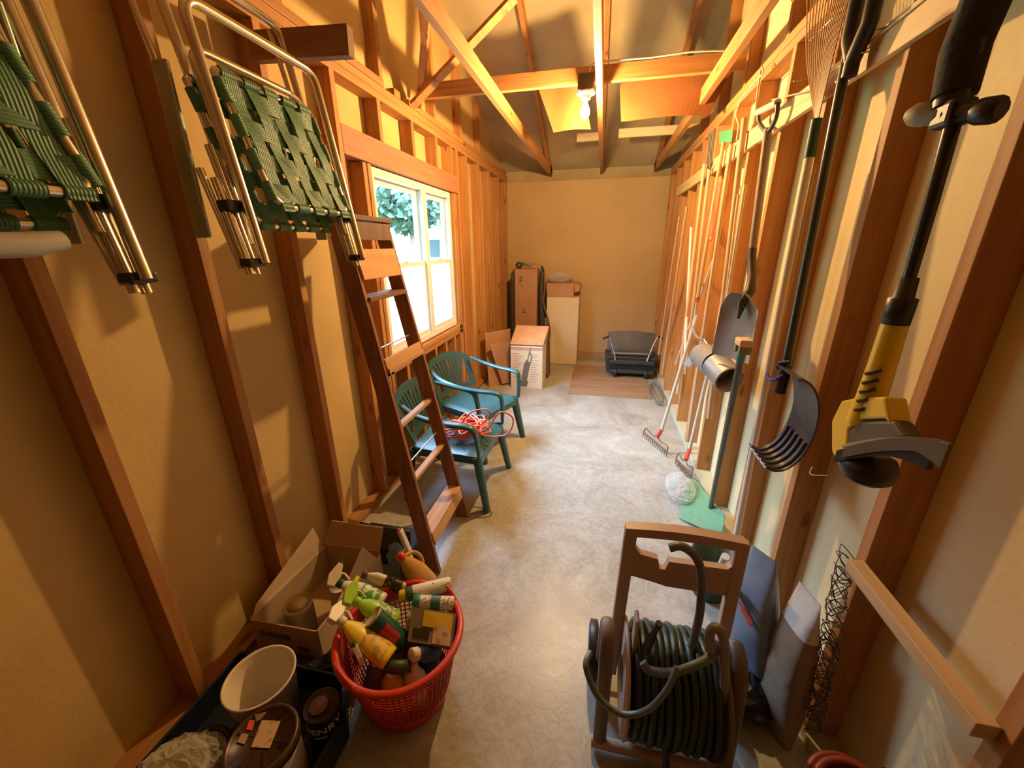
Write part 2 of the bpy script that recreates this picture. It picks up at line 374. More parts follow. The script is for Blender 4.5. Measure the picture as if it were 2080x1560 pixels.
B().mm(XL+0.001, SL, YF, YB, ZP+0.039, ZP+0.077).build('top_plate', stud_y, wl, bevel=0.002)
for y0, y1 in ((YF, 2.50), (2.62, 2.70), (2.82, 3.9), (3.95, 5.6)):
    B().mm(XL+0.004, SL, y0, y1, ZP+0.078, ZP+0.116).build('gable_plate', stud_y, wl, bevel=0.002)
for y in (-0.1, 0.5, 1.1, 1.72, 2.50, 3.3, 3.9, 4.5):
    B().mm(XL-0.02, SL, y, y+.038, ZP+0.12, roof_z(y)-0.15).build('gable_stud', stud_m, wl, bevel=0.002)
# ---- right wall
b = B().mm(SR, SR+0.012, YF, 5.88, 0, 2.45)
b.prism([(SR, -2.75, 2.42), (SR, -2.75, EZ), (SR, RY, RZ), (SR, 5.88, EZ), (SR, 5.88, 2.42)], (0.012, 0, 0))
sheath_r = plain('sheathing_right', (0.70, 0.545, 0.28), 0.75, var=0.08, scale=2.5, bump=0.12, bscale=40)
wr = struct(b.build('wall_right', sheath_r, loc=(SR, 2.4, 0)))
for y in (-0.65, -0.22, 0.19, 0.61, 1.03, 1.445, 1.86, 2.25, 2.67, 3.09, 3.50, 3.92, 4.33, 4.75, 5.16, 5.58): stud(y, wall=wr, xf=XR, xb=SR)
sill_r = wood('treated_sill', (0.40, 0.36, 0.22), (0.52, 0.47, 0.30), 'Y', knots=False)
B().mm(XR, SR, YF, YB, 0, 0.038).build('bottom_plate', sill_r, wr, bevel=0.002)
B().mm(XR, SR, YF, YB, ZP, ZP+0.038).build('top_plate', stud_y, wr, bevel=0.002)
B().mm(XR-0.001, SR, YF, YB, ZP+0.039, ZP+0.077).build('top_plate', stud_y, wr, bevel=0.002)
for y in (0.0, 0.61, 1.22, 1.83, 2.44, 3.05, 3.66, 4.27):
    B().mm(XR+0.02, SR, y, y+.038, ZP+0.079, roof_z(y)-0.15).build('gable_stud', stud_m, wr, bevel=0.002)
B().mm(0.724, 0.744, -0.2, 4.9, 2.03, 2.118).build('hanging_rail', rail_m, wr, bevel=0.002)
# ---- back and front walls
wb_ = struct(B().mm(SL-.01, SR+.01, YB, YB+0.012, 0, 2.34).build('wall_back', back_m))
B().mm(-1.10, -1.085, YB-0.004, YB, 0.0, 2.34).build('panel_seam', back_m, wb_)
B().mm(SL, SR, YB+0.013, YB+0.10, 2.30, 2.34).build('top_plate', stud_x, wb_)
B().mm(SL, SR, YB-0.012, YB, 0.0, 0.09).build('kick_board', wood('kick_board', (0.38, 0.22, 0.10), (0.46, 0.28, 0.13), 'X', knots=False), wb_)
struct(B().mm(SL-.01, SR+.01, YF-0.012, YF, 0, 2.6).build('wall_front', plain('front_wall', (0.16, 0.10, 0.055), 0.9)))
# ---- roof: deck, rafters, ties
b = B()
b.prism([(SL-.05, 5.9, EZ-0.04), (SL-.05, RY, RZ), (SL-.05, RY, RZ+0.02), (SL-.05, 5.9, EZ-0.02)], (SR-SL+.1, 0, 0))
b.prism([(SL-.05, -2.8, EZ-0.02), (SL-.05, RY, RZ), (SL-.05, RY, RZ+0.02), (SL-.05, -2.8, EZ)], (SR-SL+.1, 0, 0))
b.mm(SL-.05, SR+.05, 5.86, 5.9, 2.20, 2.60); b.mm(SL-.05, SR+.05, YB+.012, 5.88, 2.20, 2.22)
ce = struct(b.build('ceiling', roof_m, loc=(0, RY, RZ)))
for xa in (-0.76, -0.10, 0.56):
    B().mm(xa, xa+0.038, -2.6, 5.80, 2.422, 2.511).build('joist', stud_y, ce, bevel=0.003)
    B().bar((xa+.019, 5.82, EZ-0.065), (xa+.019, RY, RZ-0.065), 0.038, 0.089, side=(1, 0, 0)).build('rafter', stud_y, ce)
    B().bar((xa+.019, -2.7, EZ-0.065), (xa+.019, RY, RZ-0.065), 0.038, 0.089, side=(1, 0, 0)).build('rafter', stud_y, ce)
B().bar(onZ(838, 214, 2.44), onZ(1046, -6, 2.86), 0.02, 0.07, side=(0, 0, 1)).build('brace', stud_y, ce, bevel=0.002)
B().bar((-1.28, 2.95, 2.47), (-0.85, 2.30, 3.0), 0.038, 0.089, side=(1, 0, 0)).build('brace', stud_y, ce, bevel=0.002)
B().mm(-1.29, 0.74, 2.995, 3.033, 2.512, 2.601).build('cross_brace', stud_x, ce, bevel=0.002)
B().prism([(-1.72, -2.8, 2.40), (-1.41, -2.8, 2.44), (-1.41, 5.9, 2.44), (-1.72, 5.9, 2.40)], (0, 0, .06)).build('eave_overhang', roof_m, ce)
# ---- window
wn = struct(thing('window_1', None, None, (-1.36, 2.915, WZ0)))
wx0, wx1 = -1.405, -1.325
b = B(); FW = 0.045; y0, y1, z0, z1 = WY0+.01, WY1-.01, WZ0+.005, WZ1-.005; ym = 3.0
b.mm(wx0, wx1, y0, y0+FW, z0, z1); b.mm(wx0, wx1, y1-FW, y1, z0, z1); b.mm(wx0, wx1, y0+FW, y1-FW, z1-FW, z1); b.mm(wx0, wx1, y0+FW, y1-FW, z0, z0+FW)
b.mm(wx0, wx1+.004, ym-.035, ym+.035, z0+FW, z1-FW)
b.build('window_frame', vinyl, wn, bevel=0.003)
liner = plain('jamb_liner', (0.42, 0.56, 0.66), 0.5)
for ya, yb in ((y0+FW, ym-.035), (ym+.035, y1-FW)):
    for (za, zb, xo) in ((1.415, z1-FW, -1.392), (z0+FW, 1.45, -1.362)):
        S = 0.034; s = B(); xi = xo+0.026
        s.mm(xo, xi, ya+.004, ya+S, za, zb); s.mm(xo, xi, yb-S, yb-.004, za, zb); s.mm(xo, xi, ya+S, yb-S, zb-S, zb); s.mm(xo, xi, ya+S, yb-S, za, za+S)
        so = s.build('sash', vinyl, wn, bevel=0.002)
        B().mm(xo+.011, xo+.014, ya+S-.004, yb-S+.004, za+S-.004, zb-S+.004).build('glass', sheer('window_glass', (0.02, 0.02, 0.02), 0.01, 0.03), so)
    B().mm(-1.362, -1.33, ya, ya+.004, 1.45, z1-FW).build('jamb_liner', liner, wn)
    B().mm(-1.362, -1.33, yb-.004, yb, 1.45, z1-FW).build('jamb_liner', liner, wn)
    B().box((-1.342, (ya+yb)/2, 1.456), (0.028, 0.05, 0.012)).build('sash_lock', vinyl, wn, bevel=0.003)
# outside the window
gr = plain('lawn', (0.10, 0.15, 0.06), 0.9, var=0.3, scale=1.5)
struct(B().mm(-30, -1.45, -25, 30, -0.30, -0.25).build('ground', gr))
leaf_m = plain('leaf', (0.060, 0.085, 0.052), 0.8, var=0.4, scale=3, spec=0.1); bark_m = plain('bark', (0.14, 0.10, 0.07), 0.9, var=0.3)
def tree(x, y, h, r, lab):
    t = thing('tree', lab, 'tree', (x, y, -0.25)); rnd = random.Random(int(x*31+y*7))
    B().tube([(x, y, -.25), (x+.1, y, h*0.4), (x, y+.1, h*0.75)], [0.16, 0.12, 0.06]).build('trunk', bark_m, t)
    b = B()
    for k in range(900):
        a = rnd.uniform(0, 6.28); u = rnd.uniform(-1, 1); rr = r*(0.55+0.45*rnd.random())
        c = Vector((x+rr*math.cos(a)*math.sqrt(1-u*u), y+rr*math.sin(a)*math.sqrt(1-u*u), h*0.72+rr*u*0.8))
        d1 = Vector((rnd.uniform(-1, 1), rnd.uniform(-1, 1), rnd.uniform(-1, 1))).normalized()*0.16; d2 = d1.orthogonal().normalized()*0.10
        b._add([c-d1, c-d2, c+d1, c+d2], [(0, 1, 2, 3)])
    b.build('foliage', leaf_m, t)
tree(-6.8, 14.0, 4.1, 1.25, 'pale green leafy tree seen high through the left window sash')
tree(-9.5, 23.5, 6.2, 1.7, 'distant green tree seen through the right window sash')
hs = thing('house', 'pale neighbouring house with a dark window seen through the right sash', 'house', (-11.5, 28, -.25))
B().mm(-15, -8.5, 26, 30, -.25, 2.5).build('wall', plain('house_siding', (0.75, 0.73, 0.68), 0.8), hs)
B().prism([(-15.4, 25.7, 2.5), (-15.4, 30.3, 2.5), (-15.4, 28, 3.6)], (7.3, 0, 0)).build('roof', plain('house_roof', (0.32, 0.30, 0.28), 0.9), hs)
B().mm(-11.6, -10.2, 25.96, 26.01, 0.9, 2.0).build('window', plain('house_window', (0.045, 0.052, 0.050), 0.6, spec=.1), hs)
# ================================================================== UNDER THE ROOF
lh = thing('ceiling_light', 'lit bare bulb in a white lampholder hanging under the middle joist', 'ceiling light', (BULB.x, BULB.y, 2.50))
ring = onY(1195, 190, BULB.y)
RZc = ring.z
B().box((BULB.x, BULB.y, RZc+0.05), (0.10, 0.10, 0.09)).build('junction_box', dark_steel, lh, bevel=0.008)
lhd = B().lathe([(0.02, RZc-.028), (0.03, RZc-.03), (0.034, RZc-.012), (0.055, RZc-.004), (0.058, RZc+.008), (0.0, RZc+.009)], 28, o=(BULB.x, BULB.y, 0)); lhd = lhd.build('lampholder', vinyl, lh)
gz = RZc-.03
B().lathe([(0.013, gz), (0.014, gz-.02), (0.022, gz-.04), (0.029, gz-.06), (0.0295, gz-.075), (0.024, gz-.092), (0.012, gz-.103), (0, gz-.106)], 24, o=(BULB.x, BULB.y, 0)).build('bulb', plain('bulb_glow', (1, .8, .5), 0.3, emis=((1.0, 0.72, 0.36), 40)), lhd)
blo.location = (BULB.x, BULB.y, gz-.135)
B().tube(smooth_path([(BULB.x+.05, BULB.y, RZc), (BULB.x+.068, BULB.y-.01, RZc+.0), (BULB.x+.075, BULB.y-.02, RZc+.02)]), 0.004, 6).build('pull_knob', dark_steel, lh)
tag(B().tube(smooth_path([(BULB.x+.02, BULB.y, RZc+.095), (BULB.x+.03, 2.97, 2.60), (0.0, 2.985, 2.612), (0.2, 2.99, 2.610), (0.42, 2.985, 2.615), (0.55, 2.99, 2.61), (0.72, 3.0, 2.60)]), 0.005, 6).build('electric_cable', polew_m), 'pale electric cable running along the cross brace to the bulb', 'cable')
def kraft_sheet(px, lab):
    c = [onY(*p, 3.28) for p in px]
    def fn(u, v):
        a = c[0].lerp(c[1], u); d = c[3].lerp(c[2], u); q = a.lerp(d, v)
        return q+Vector((0, 0.02*math.sin(5*u+2*v), 0.006*math.sin(14*u)*(1-v)))
    tag(B().sheet(fn, 16, 10, 0.003).build('kraft_paper', kraft), lab, 'paper')
kraft_sheet([(1094, 182), (1180, 168), (1200, 262), (1124, 268)], 'orange kraft paper flap hanging left of the bulb behind the brace')
kraft_sheet([(1258, 152), (1500, 118), (1440, 232), (1262, 246)], 'orange kraft paper flap hanging right of the bulb behind the brace')
wz = 2.513
p = onZ(1255, 280, wz); q = onZ(1480, 256, wz)
tag(B().mm(0.075, 0.80, p.y, p.y+0.03, wz, wz+0.075).build('white_board', pale_y, bevel=0.002), 'long whitish board lying across the right joist', 'board')
tag(B().mm(-0.32, -0.105, p.y+0.02, p.y+0.06, wz-.005, wz+0.062).build('white_board', pale_y, bevel=0.002), 'short whitish block seen right below the bulb', 'board')
# ================================================================== LEFT WALL: lawn chairs, arm, ladder
tag(B().bar((-1.30, 1.525, 2.245), (-0.90, 1.525, 2.225), 0.038, 0.089, side=(0, 1, 0)).build('bracket', wood('arm_wood', (0.26, 0.12, 0.05), (0.36, 0.18, 0.08), 'X', knots=False), bevel=0.002),
    'dark wooden arm jutting from the left wall that a folded lawn chair hangs on', 'bracket')
def round_u(p_bl, p_tl, p_tr, p_br, r=0.05, k=5):
    """U shaped tube path with rounded corners"""
    a, b, c, d = map(Vector, (p_bl, p_tl, p_tr, p_br)); out = [a]
    for p, q, s in ((a, b, c), (b, c, d)):
        u = (p-q).normalized()*r; v = (s-q).normalized()*r
        for i in range(k+1):
            t = i/k; out.append(q+u*(1-t)**2+v*t**2)
    out.append(d); return out
def lawn_chair(dy, lab):
    t = thing('lawn_chair', lab, 'folding chair', (-1.0, 1.2+dy, 1.50), group='folded lawn chairs hung on the left wall')
    def P(y, z, off=0.0): return Vector((-0.90-(z-1.51)*0.17-off, y+dy, z))        # hangs leaning out a little from the wall
    # ground frames (upside down U tubes)
    B().tube(round_u(P(0.955, 1.512), P(0.975, 2.115), P(1.435, 2.115), P(1.425, 1.512)), 0.0125, 10).build('leg_frame', alum, t)
    B().tube(round_u(P(1.00, 1.56, .07), P(1.03, 2.27, .11), P(1.47, 2.27, .11), P(1.44, 1.56, .07)), 0.0125, 10).build('leg_frame', alum, t)
    B().tube(round_u(P(0.99, 1.60, .03), P(1.00, 2.03, .05), P(1.39, 2.03, .05), P(1.40, 1.60, .03)), 0.010, 10).build('brace_frame', alum, t)
    # legs hanging past the frame, in twos
    for ya in (0.925, 1.415):
        b = B(); b.tube([P(ya+.00, 1.72, .035), P(ya, 1.485, .03)], 0.010, 8); b.tube([P(ya+.028, 1.80, .045), P(ya+.026, 1.482, .035)], 0.010, 8)
        b.tube([P(ya-.02, 1.74, .05), P(ya+.005, 1.50, .055)], 0.009, 8); b.build('side_tube', alum, t)
        B().box(P(ya+.012, 1.515, .022), (0.035, 0.055, 0.022)).build('clip', black_p, t, bevel=0.005)
        B().box(P(ya+.012, 1.655, .03), (0.035, 0.045, 0.030)).build('clip', black_p, t, bevel=0.005)
    # flat metal arms edge on
    for ya in (0.93, 1.42):
        B().box(P(ya+.01, 1.78, .12), (0.045, 0.012, 0.40)).build('armrest', plain('armrest_metal', (0.30, 0.33, 0.26), 0.35, 0.7), t, bevel=0.004)
        B().tube([P(ya+.03, 1.98, .12), P(ya+.03, 2.25, .13)], 0.008, 8).build('side_tube', alum, t)
    # two webbed panels: seat in front, back behind it
    for k, (z0, z1, ya, yb, off) in enumerate(((1.665, 1.955, 1.06, 1.405, -0.005), (1.615, 1.94, 1.05, 1.39, .075))):
        def Q(y, z, o=0.0, z0=z0, z1=z1): return P(y-0.065*(z-z0)/(z1-z0), z+.015*(z-z0)/(z1-z0), o)
        fr = round_u(Q(ya, z1, off), Q(ya, z0, off), Q(yb, z0, off), Q(yb, z1, off), r=.055); fr = fr+[Q(yb, z1, off), Q(ya, z1, off)]
        pf = B().tube(fr, 0.0095, 10, closed=True); pf = pf.build('seat_frame' if k == 0 else 'back_frame', alum, t)
        b = B(); nv_, nh = 5, 4
        for i in range(nv_):
            yc = ya+(yb-ya)*(i+.5)/nv_
            def fv(u, v, yc=yc, i=i):
                z = z0-.012+(z1-z0+.024)*u; ph = (u*nh*math.pi); dz = 0.004*math.cos(ph+(math.pi if i % 2 else 0)); e = 0.012 if (u < .02 or u > .98) else 0
                return Q(yc+(v-.5)*0.042, z, off-0.004-dz+e*0)
            b.sheet(fv, 30, 4, 0.0025)
            for zz in (z0, z1):
                b.tube([Q(yc-.023, zz, off), Q(yc+.023, zz, off)], 0.0135, 10)
        b.build('webbing', web_v, pf); b = B()
        for j in range(nh):
            zc = z0+(z1-z0)*(j+.5)/nh
            def fh(u, v, zc=zc, j=j):
                y = ya-.012+(yb-ya+.024)*u; dz = 0.004*math.cos(u*nv_*math.pi+(0 if j % 2 else math.pi)); return Q(y, zc+(v-.5)*0.041, off-0.004-dz)
            b.sheet(fh, 30, 4, 0.0025)
            for yy in (ya, yb): b.tube([Q(yy, zc-.023, off), Q(yy, zc+.023, off)], 0.0135, 10)
        b.build('webbing', web_h, pf)
    return t
lawn_chair(0.0, 'folded aluminium lawn chair with green webbing hung on the wooden arm')
t2 = lawn_chair(-0.78, 'folded green webbed lawn chair cut off by the left edge, nearest the camera')
t2.location.z -= 0.018
B().tube([onX(-90, 500, -.93), onX(60, 497, -.93), onX(128, 488, -.93)], [.020, .020, .016], 12).build('armrest_pad', plain('worn_white_plastic', (0.55, 0.53, 0.47), 0.5), t2)
tag(B().bar((-1.30, 0.72, 2.245), (-0.90, 0.72, 2.225), 0.038, 0.089, side=(0, 1, 0)).build('bracket', wood('arm_wood', None, None), bevel=0.002) if 0 else
    B().bar((-1.30, 0.745, 2.245), (-0.90, 0.745, 2.225), 0.038, 0.089, side=(0, 1, 0)).build('bracket', MATS['arm_wood'], bevel=0.002),
    'dark wooden arm holding the nearest lawn chair above the picture edge', 'bracket')
# ---- step ladder leaning closed to the wall
lad = thing('stepladder', 'old dark wooden stepladder leaning near the window', 'ladder', (-0.72, 1.65, 0))
def LP(y, z, off=0.0): return Vector((-0.70-0.22*z-off, y, z))
yl = lambda z: 1.440+0.090*z
yr = lambda z: 1.885+0.035*z
zt = 1.665
for fn, nm in ((yl, 'side_rail'), (yr, 'side_rail')):
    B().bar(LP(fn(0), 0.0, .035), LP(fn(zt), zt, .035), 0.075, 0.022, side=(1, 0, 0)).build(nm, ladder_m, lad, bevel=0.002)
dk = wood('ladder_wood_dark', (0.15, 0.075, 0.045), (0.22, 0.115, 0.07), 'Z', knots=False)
def rear(y, z): return Vector((-0.765-0.222*z, y, z))
for y0_, y1_ in ((1.47, 1.60), (1.925, 1.97)):
    B().bar(rear(y0_, 0.0), rear(y1_, 1.60), 0.045, 0.022, side=(1, 0, 0)).build('rear_rail', dk, lad, bevel=0.002)
B().box(LP((yl(zt)+yr(zt))/2, zt+.01, .07), (0.18, yr(zt)-yl(zt)+.05, 0.022)).build('top_step', dk, lad, bevel=0.003)
B().box(LP((yl(1.62)+yr(1.62))/2, zt-.045, -.0), (0.02, yr(1.6)-yl(1.6)-.01, 0.075)).build('top_apron', dk, lad, bevel=0.002)
for z, dpt, th in ((0.205, 0.085, 0.02), (0.475, .032, .02), (0.745, .032, .02), (1.02, .10, .022), (1.335, .10, .02)):
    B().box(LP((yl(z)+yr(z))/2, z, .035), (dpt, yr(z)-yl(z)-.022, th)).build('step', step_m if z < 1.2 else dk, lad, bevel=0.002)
B().bar(LP(yl(1.40)+.012, 1.480, -.006), LP(yr(1.48)-.02, 1.480, -.006), 0.13, 0.014, side=(0.22, 0, -1)).build('paint_shelf', ply_m, lad, bevel=0.002)
B().bar(LP(yl(1.00)+.012, 1.045, .0), LP(yr(1.0)-.012, 1.045, .0), 0.055, 0.016, side=(0.22, 0, -1)).build('front_slat', step_m, lad, bevel=0.002)
B().bar(LP(yl(.17)+.012, .175, .0), LP(yr(.17)-.012, .175, .0), 0.06, 0.016, side=(0.22, 0, -1)).build('front_slat', step_m, lad, bevel=0.002)
for z in (0.6, 1.15):
    B().tube([LP(yl(z)-.02, z-.04, .035), LP(yr(z)+.02, z-.04, .035)], 0.004, 8).build('tie_rod', steel, lad)
# ================================================================== GREEN PLASTIC CHAIRS
def plastic_chair(lab, loc, rz):
    """front of the chair looks along local +x"""
    t = thing('plastic_chair', lab, 'chair', loc, (0, 0, rz), group='green plastic armchairs below the window')
    SH = 0.375
    def seat(u, v):
        x = -0.20+0.45*u; hw = 0.225+0.025*u; y = (v-.5)*2*hw
        edge = max(0, abs(v-.5)*2-.8)/.2; z = SH-0.012*math.sin(math.pi*min(1, u*1.1))+0.008*(1-u)-0.02*max(0, u-.86)/.14-0.01*edge
        return (x, y, z)
    b = B(); b.sheet(seat, 14, 16, 0.006)
    b.sheet(lambda u, v: (0.25+0.005*v, (u-.5)*0.49, SH-.02-.045*v), 12, 2, 0.005)
    for s in (-1, 1): b.sheet(lambda u, v, s=s: (-0.20+0.45*u, s*(0.226+0.025*u), SH-.01-.05*v), 8, 2, 0.005)
    b.build('seat', resin, t, local=True)
    # back: curved shell with fan slots, wrapping forward into the arms
    def back(u, v):
        a = (u-.5)*1.55; z = SH+0.02+(0.715-SH-0.02)*v-0.07*(abs(u-.5)*2)**2.6*v
        return (-0.23-0.10*v+0.34*(1-math.cos(a))*0.55, 0.255*math.sin(a)*(1-0.08*(1-v))/math.sin(.775), z)
    b = B()
    N_ = 9
    b.sheet(lambda u, v: back(u, 0.83+.17*v), 24, 3, 0.007); b.sheet(lambda u, v: back(u, 0.0+.14*v), 20, 3, 0.007)
    for s in (0, 1): b.sheet(lambda u, v, s=s: back(s*.88+u*.12, .12+.73*v), 3, 10, 0.007)
    for i in range(N_):
        ub = 0.30+0.40*(i+.5)/N_; ut = 0.12+0.76*(i+.5)/N_
        b.sheet(lambda u, v, ub=ub, ut=ut: back((ub+(ut-ub)*v)+(u-.5)*(0.030+.028*v), .12+.73*v), 2, 8, 0.006)
    b.build('backrest', resin, t, local=True)
    for s in (-1, 1):
        pts = smooth_path([(-0.24, s*.235, .64), (-0.12, s*.272, .60), (0.05, s*.283, .577), (0.18, s*.283, .573), (0.232, s*.280, .55), (0.248, s*.268, .46), (0.25, s*.255, .36)], 6)
        B().tube(pts, [0.020+0.006*math.sin(math.pi*i/(len(pts)-1)) for i in range(len(pts))], 12, flat=0.55).build('armrest', resin, t, local=True)
        # channel shaped legs that taper and splay
        for fx, tx, nm in ((0.30, 0.235, 'leg'), (-0.27, -0.20, 'leg')):
            b = B(); n = 9
            def leg(u, v, fx=fx, tx=tx, s=s):
                a = (u-.5)*math.pi*1.15; w_ = 0.034-0.012*v; z = (SH-.015)*(1-v)
                cxp = tx+(fx-tx)*v; cyp = s*(0.225+0.035*v); sg = 1 if fx > 0 else -1
                return (cxp+sg*w_*math.cos(a)*.9-sg*.015, cyp+s*0.004+w_*math.sin(a), z)
            b.sheet(leg, n, 8, 0.006); b.build(nm, resin, t, local=True)
    return t
plastic_chair('green plastic armchair holding a heap of orange cord', (-0.885, 2.235, 0), math.radians(-2))
plastic_chair('empty green plastic armchair behind the one with the orange cord', (-0.945, 2.86, 0), math.radians(-22))
# orange cord heap
rnd = random.Random(3); pts = []
c0 = Vector((-0.80, 2.23, 0.385))
for i in range(62):
    a = i*2.15+rnd.uniform(-.5, .5); rr = rnd.uniform(.05, .16); h = rnd.uniform(0.0, 0.075)+0.03*(1-rr/.16)
    pts.append(c0+Vector((rr*math.cos(a)*1.05, rr*math.sin(a)*1.15, h+.005)))
for px in ((985, 885), (1030, 882), (1042, 850), (1015, 838), (990, 870), (960, 880), (990, 850), (992, 833), (960, 836), (940, 860), (975, 866)):
    q = onY(*px, 2.16); pts.append(q)
tag(B().tube(smooth_path(pts, 7), 0.0052, 7).build('extension_cord', orange), 'tangled orange extension cord heaped on a green plastic chair', 'cord')
# ================================================================== BACK OF THE SHED
tb = thing('cardboard_box', 'tall narrow brown cardboard box standing on end in the back left corner', 'box', (-0.975, 5.40, 0))
B().mm(-1.125, -0.825, 5.27, 5.52, 0.0, 1.265).build('carton', card_red, tb, bevel=0.01)
ink = plain('brown_ink', (0.16, 0.085, 0.06), 0.8)
b = B()
for z0, h in ((1.155, .012), (1.115, .010)): b.mm(-1.055, -1.015, 5.266, 5.2705, z0, z0+h)
b.mm(-1.055, -1.046, 5.266, 5.2705, 1.06, 1.165); b.mm(-1.03, -1.02, 5.266, 5.2705, 1.03, 1.06)
for z0 in (0.735, 0.695): b.mm(-1.02, -0.98, 5.266, 5.2705, z0, z0+.01)
b.bar((-1.015, 5.268, .70), (-0.985, 5.268, .74), .012, .004, side=(1, 0, 0))
b.build('print', ink, tb)
tag(B().mm(-1.185, -1.135, 5.30, 5.55, 0.0, 1.20).build('dark_panel', dark_steel, bevel=0.004), 'narrow dark panel standing between the tall box and the left wall', 'panel')
def bagfn(u, v):
    a = u*2*math.pi; z = 1.30*v; r = 0.07*(0.8+.35*math.sin(v*3.0))*(1-.55*max(0, v-.8)/.2)
    return (-0.765+.01*math.sin(5*v)+r*math.cos(a)*.65, 5.42+r*math.sin(a)*1.5, z)
db_ = B().sheet(bagfn, 20, 20).build('duffel_bag', plain('dark_cloth', (0.07, 0.065, 0.05), 0.8, bump=0.3)); tag(db_, 'long dark cloth bag standing right of the tall cardboard box', 'bag')
tag(B().tube(smooth_path([(-0.735, 5.30, 1.22), (-0.72, 5.27, 1.0), (-0.735, 5.27, .85), (-0.665, 5.225, .62), (-0.635, 5.215, .48), (-0.645, 5.2, .3)]), 0.012, 6).build('strap', ink), 'dark strap hanging from the long dark bag', 'strap')
tag(B().bar((-0.575, 4.66, 0.0), (-0.65, 5.06, 0.62), 0.30, 0.012, side=(0, 1, 0)).build('thin_board', MATS['brown_ink']), 'thin dark board leaning behind the vacuum cleaner carton', 'board')
# things lying on top of the tall box
tag(B().lathe([(0.0, 0), (0.042, 0), (0.045, 0.03), (0.034, 0.12), (0.0, 0.12)], 18, R=Matrix.Rotation(math.radians(90), 3, 'X'), o=(-1.08, 5.40, 1.312)).build('spotlight', dark_steel), 'round dark lamp head lying on the tall cardboard box', 'lamp')
tag(B().tube(smooth_path([(-1.0+.07*math.cos(a*1.3), 5.36+.03*math.sin(a), 1.285+.05*abs(math.sin(a*.7))+.012*(a % 2)) for a in range(0, 14)]+[(-0.86, 5.35, 1.33), (-0.76, 5.35, 1.30), (-.74, 5.34, 1.26)], 5), 0.010, 6).build('cable_coil', galv), 'grey cable looped over the top of the tall cardboard box', 'cable')
# white cabinet with a small carton on it
cab = thing('cabinet', 'plain cream panelled cabinet standing against the back wall', 'cabinet', (-0.50, 5.4, 0))
cream = plain('cream_panel', (0.66, 0.52, 0.31), 0.6, var=0.03)
B().mm(-0.69, -0.265, 5.262, 5.64, 0.0, 0.91).build('body', cream, cab, bevel=0.003)
B().mm(-0.686, -0.269, 5.25, 5.261, 0.006, 0.905).build('door', cream, cab, bevel=0.003)
sb = thing('cardboard_box', 'small brown cardboard box on top of the cream cabinet', 'box', (-0.53, 5.45, 0.911))
B().mm(-0.70, -0.345, 5.32, 5.60, 0.911, 1.085).build('carton', card_red, sb, bevel=0.004)
B().prism([(-0.343, 5.33, 1.085), (-0.343, 5.58, 1.085), (-0.26, 5.58, 1.07), (-0.262, 5.33, 1.062)], (0, 0, -0.004)).build('flap', card_red, sb)
B().prism([(-0.343, 5.325, 1.085), (-0.262, 5.325, 1.062), (-0.27, 5.325, 0.99), (-0.33, 5.325, 0.97)], (0, -0.004, 0)).build('flap', card_red, sb)
film = sheer('clear_film', (0.75, 0.74, 0.68), 0.32, 0.16)
def crumple(cx_, cy_, z0, rx, ry, h, seed, n=22):
    rnd = random.Random(seed); K = [[rnd.uniform(-1, 1) for _ in range(n+1)] for _ in range(n+1)]
    def fn(u, v):
        a = u*2*math.pi; i = int(round(u*n)) % n; j = int(round(v*n)); k = K[i][j]
        prof = math.sin(math.pi*min(1, .06+v*.94))**.45 if v < .55 else math.sin(math.pi*min(1, .06+v*.94))**.7
        r = prof*(1+.10*k); return (cx_+rx*r*math.cos(a), cy_+ry*r*math.sin(a), z0+h*v*(1+.04*k)+.002)
    return B().sheet(fn, n, n, smooth=False)
tag(crumple(-0.54, 5.45, 1.086, 0.17, 0.12, 0.14, 4).build('plastic_bag', film), 'shiny clear plastic bag heaped on the small cardboard box', 'bag')
# vacuum cleaner carton
vb = thing('cardboard_box', 'opened vacuum cleaner carton with a printed upright vacuum on its front', 'box', (-0.765, 4.35, 0))
vw = plain('printed_carton', (0.70, 0.56, 0.38), 0.55, var=0.05)
B().mm(-0.95, -0.585, 4.20, 4.50, 0.0, 0.50).build('carton', vw, vb, bevel=0.004)
B().prism([(-0.952, 4.195, 0.515), (-0.583, 4.195, 0.515), (-0.56, 4.49, 0.67), (-0.94, 4.49, 0.67)], (0, 0, 0.005)).build('flap', plain('carton_flap', (0.62, 0.33, 0.15), 0.7), vb)
B().prism([(-0.583, 4.20, 0.50), (-0.583, 4.50, 0.50), (-0.56, 4.49, 0.67), (-.583, 4.20, .515)], (0.004, 0, 0)).build('flap', card, vb)
b = B(); yv = 4.1985
def vp(x, z): return (-0.95+x*0.365, yv, z*0.50)
b.prism([vp(.26, .06), vp(.50, .0+.04), (vp(.56, .17)), vp(.50, .21), vp(.34, .20), vp(.24, .13)], (0, -.002, 0))
b.prism([vp(.34, .19), vp(.52, .21), vp(.62, .60), vp(.52, .70), vp(.42, .58)], (0, -.003, 0))
b.tube([vp(.54, .68), vp(.60, .88), vp(.64, .97)], 0.005, 6); b.tube([vp(.60, .88), vp(.665, .78), vp(.62, .60)], 0.006, 6)
b.build('vacuum_picture', plain('printed_grey', (0.15, 0.13, 0.11), 0.6), vb)
b = B()
for i in range(13): b.mm(-0.945+.02, -0.945+.09+.02*(i % 3), yv-.001, yv+.001, .08+.027*i, .087+.027*i)
for i in range(12): b.mm(-0.72, -0.655+.02*(i % 2), yv-.001, yv+.001, .09+.028*i, .095+.028*i)
b.mm(-.945, -.59, yv-.001, yv+.001, .455, .485)
b.build('print', plain('printed_text', (0.52, 0.30, 0.20), 0.6), vb)
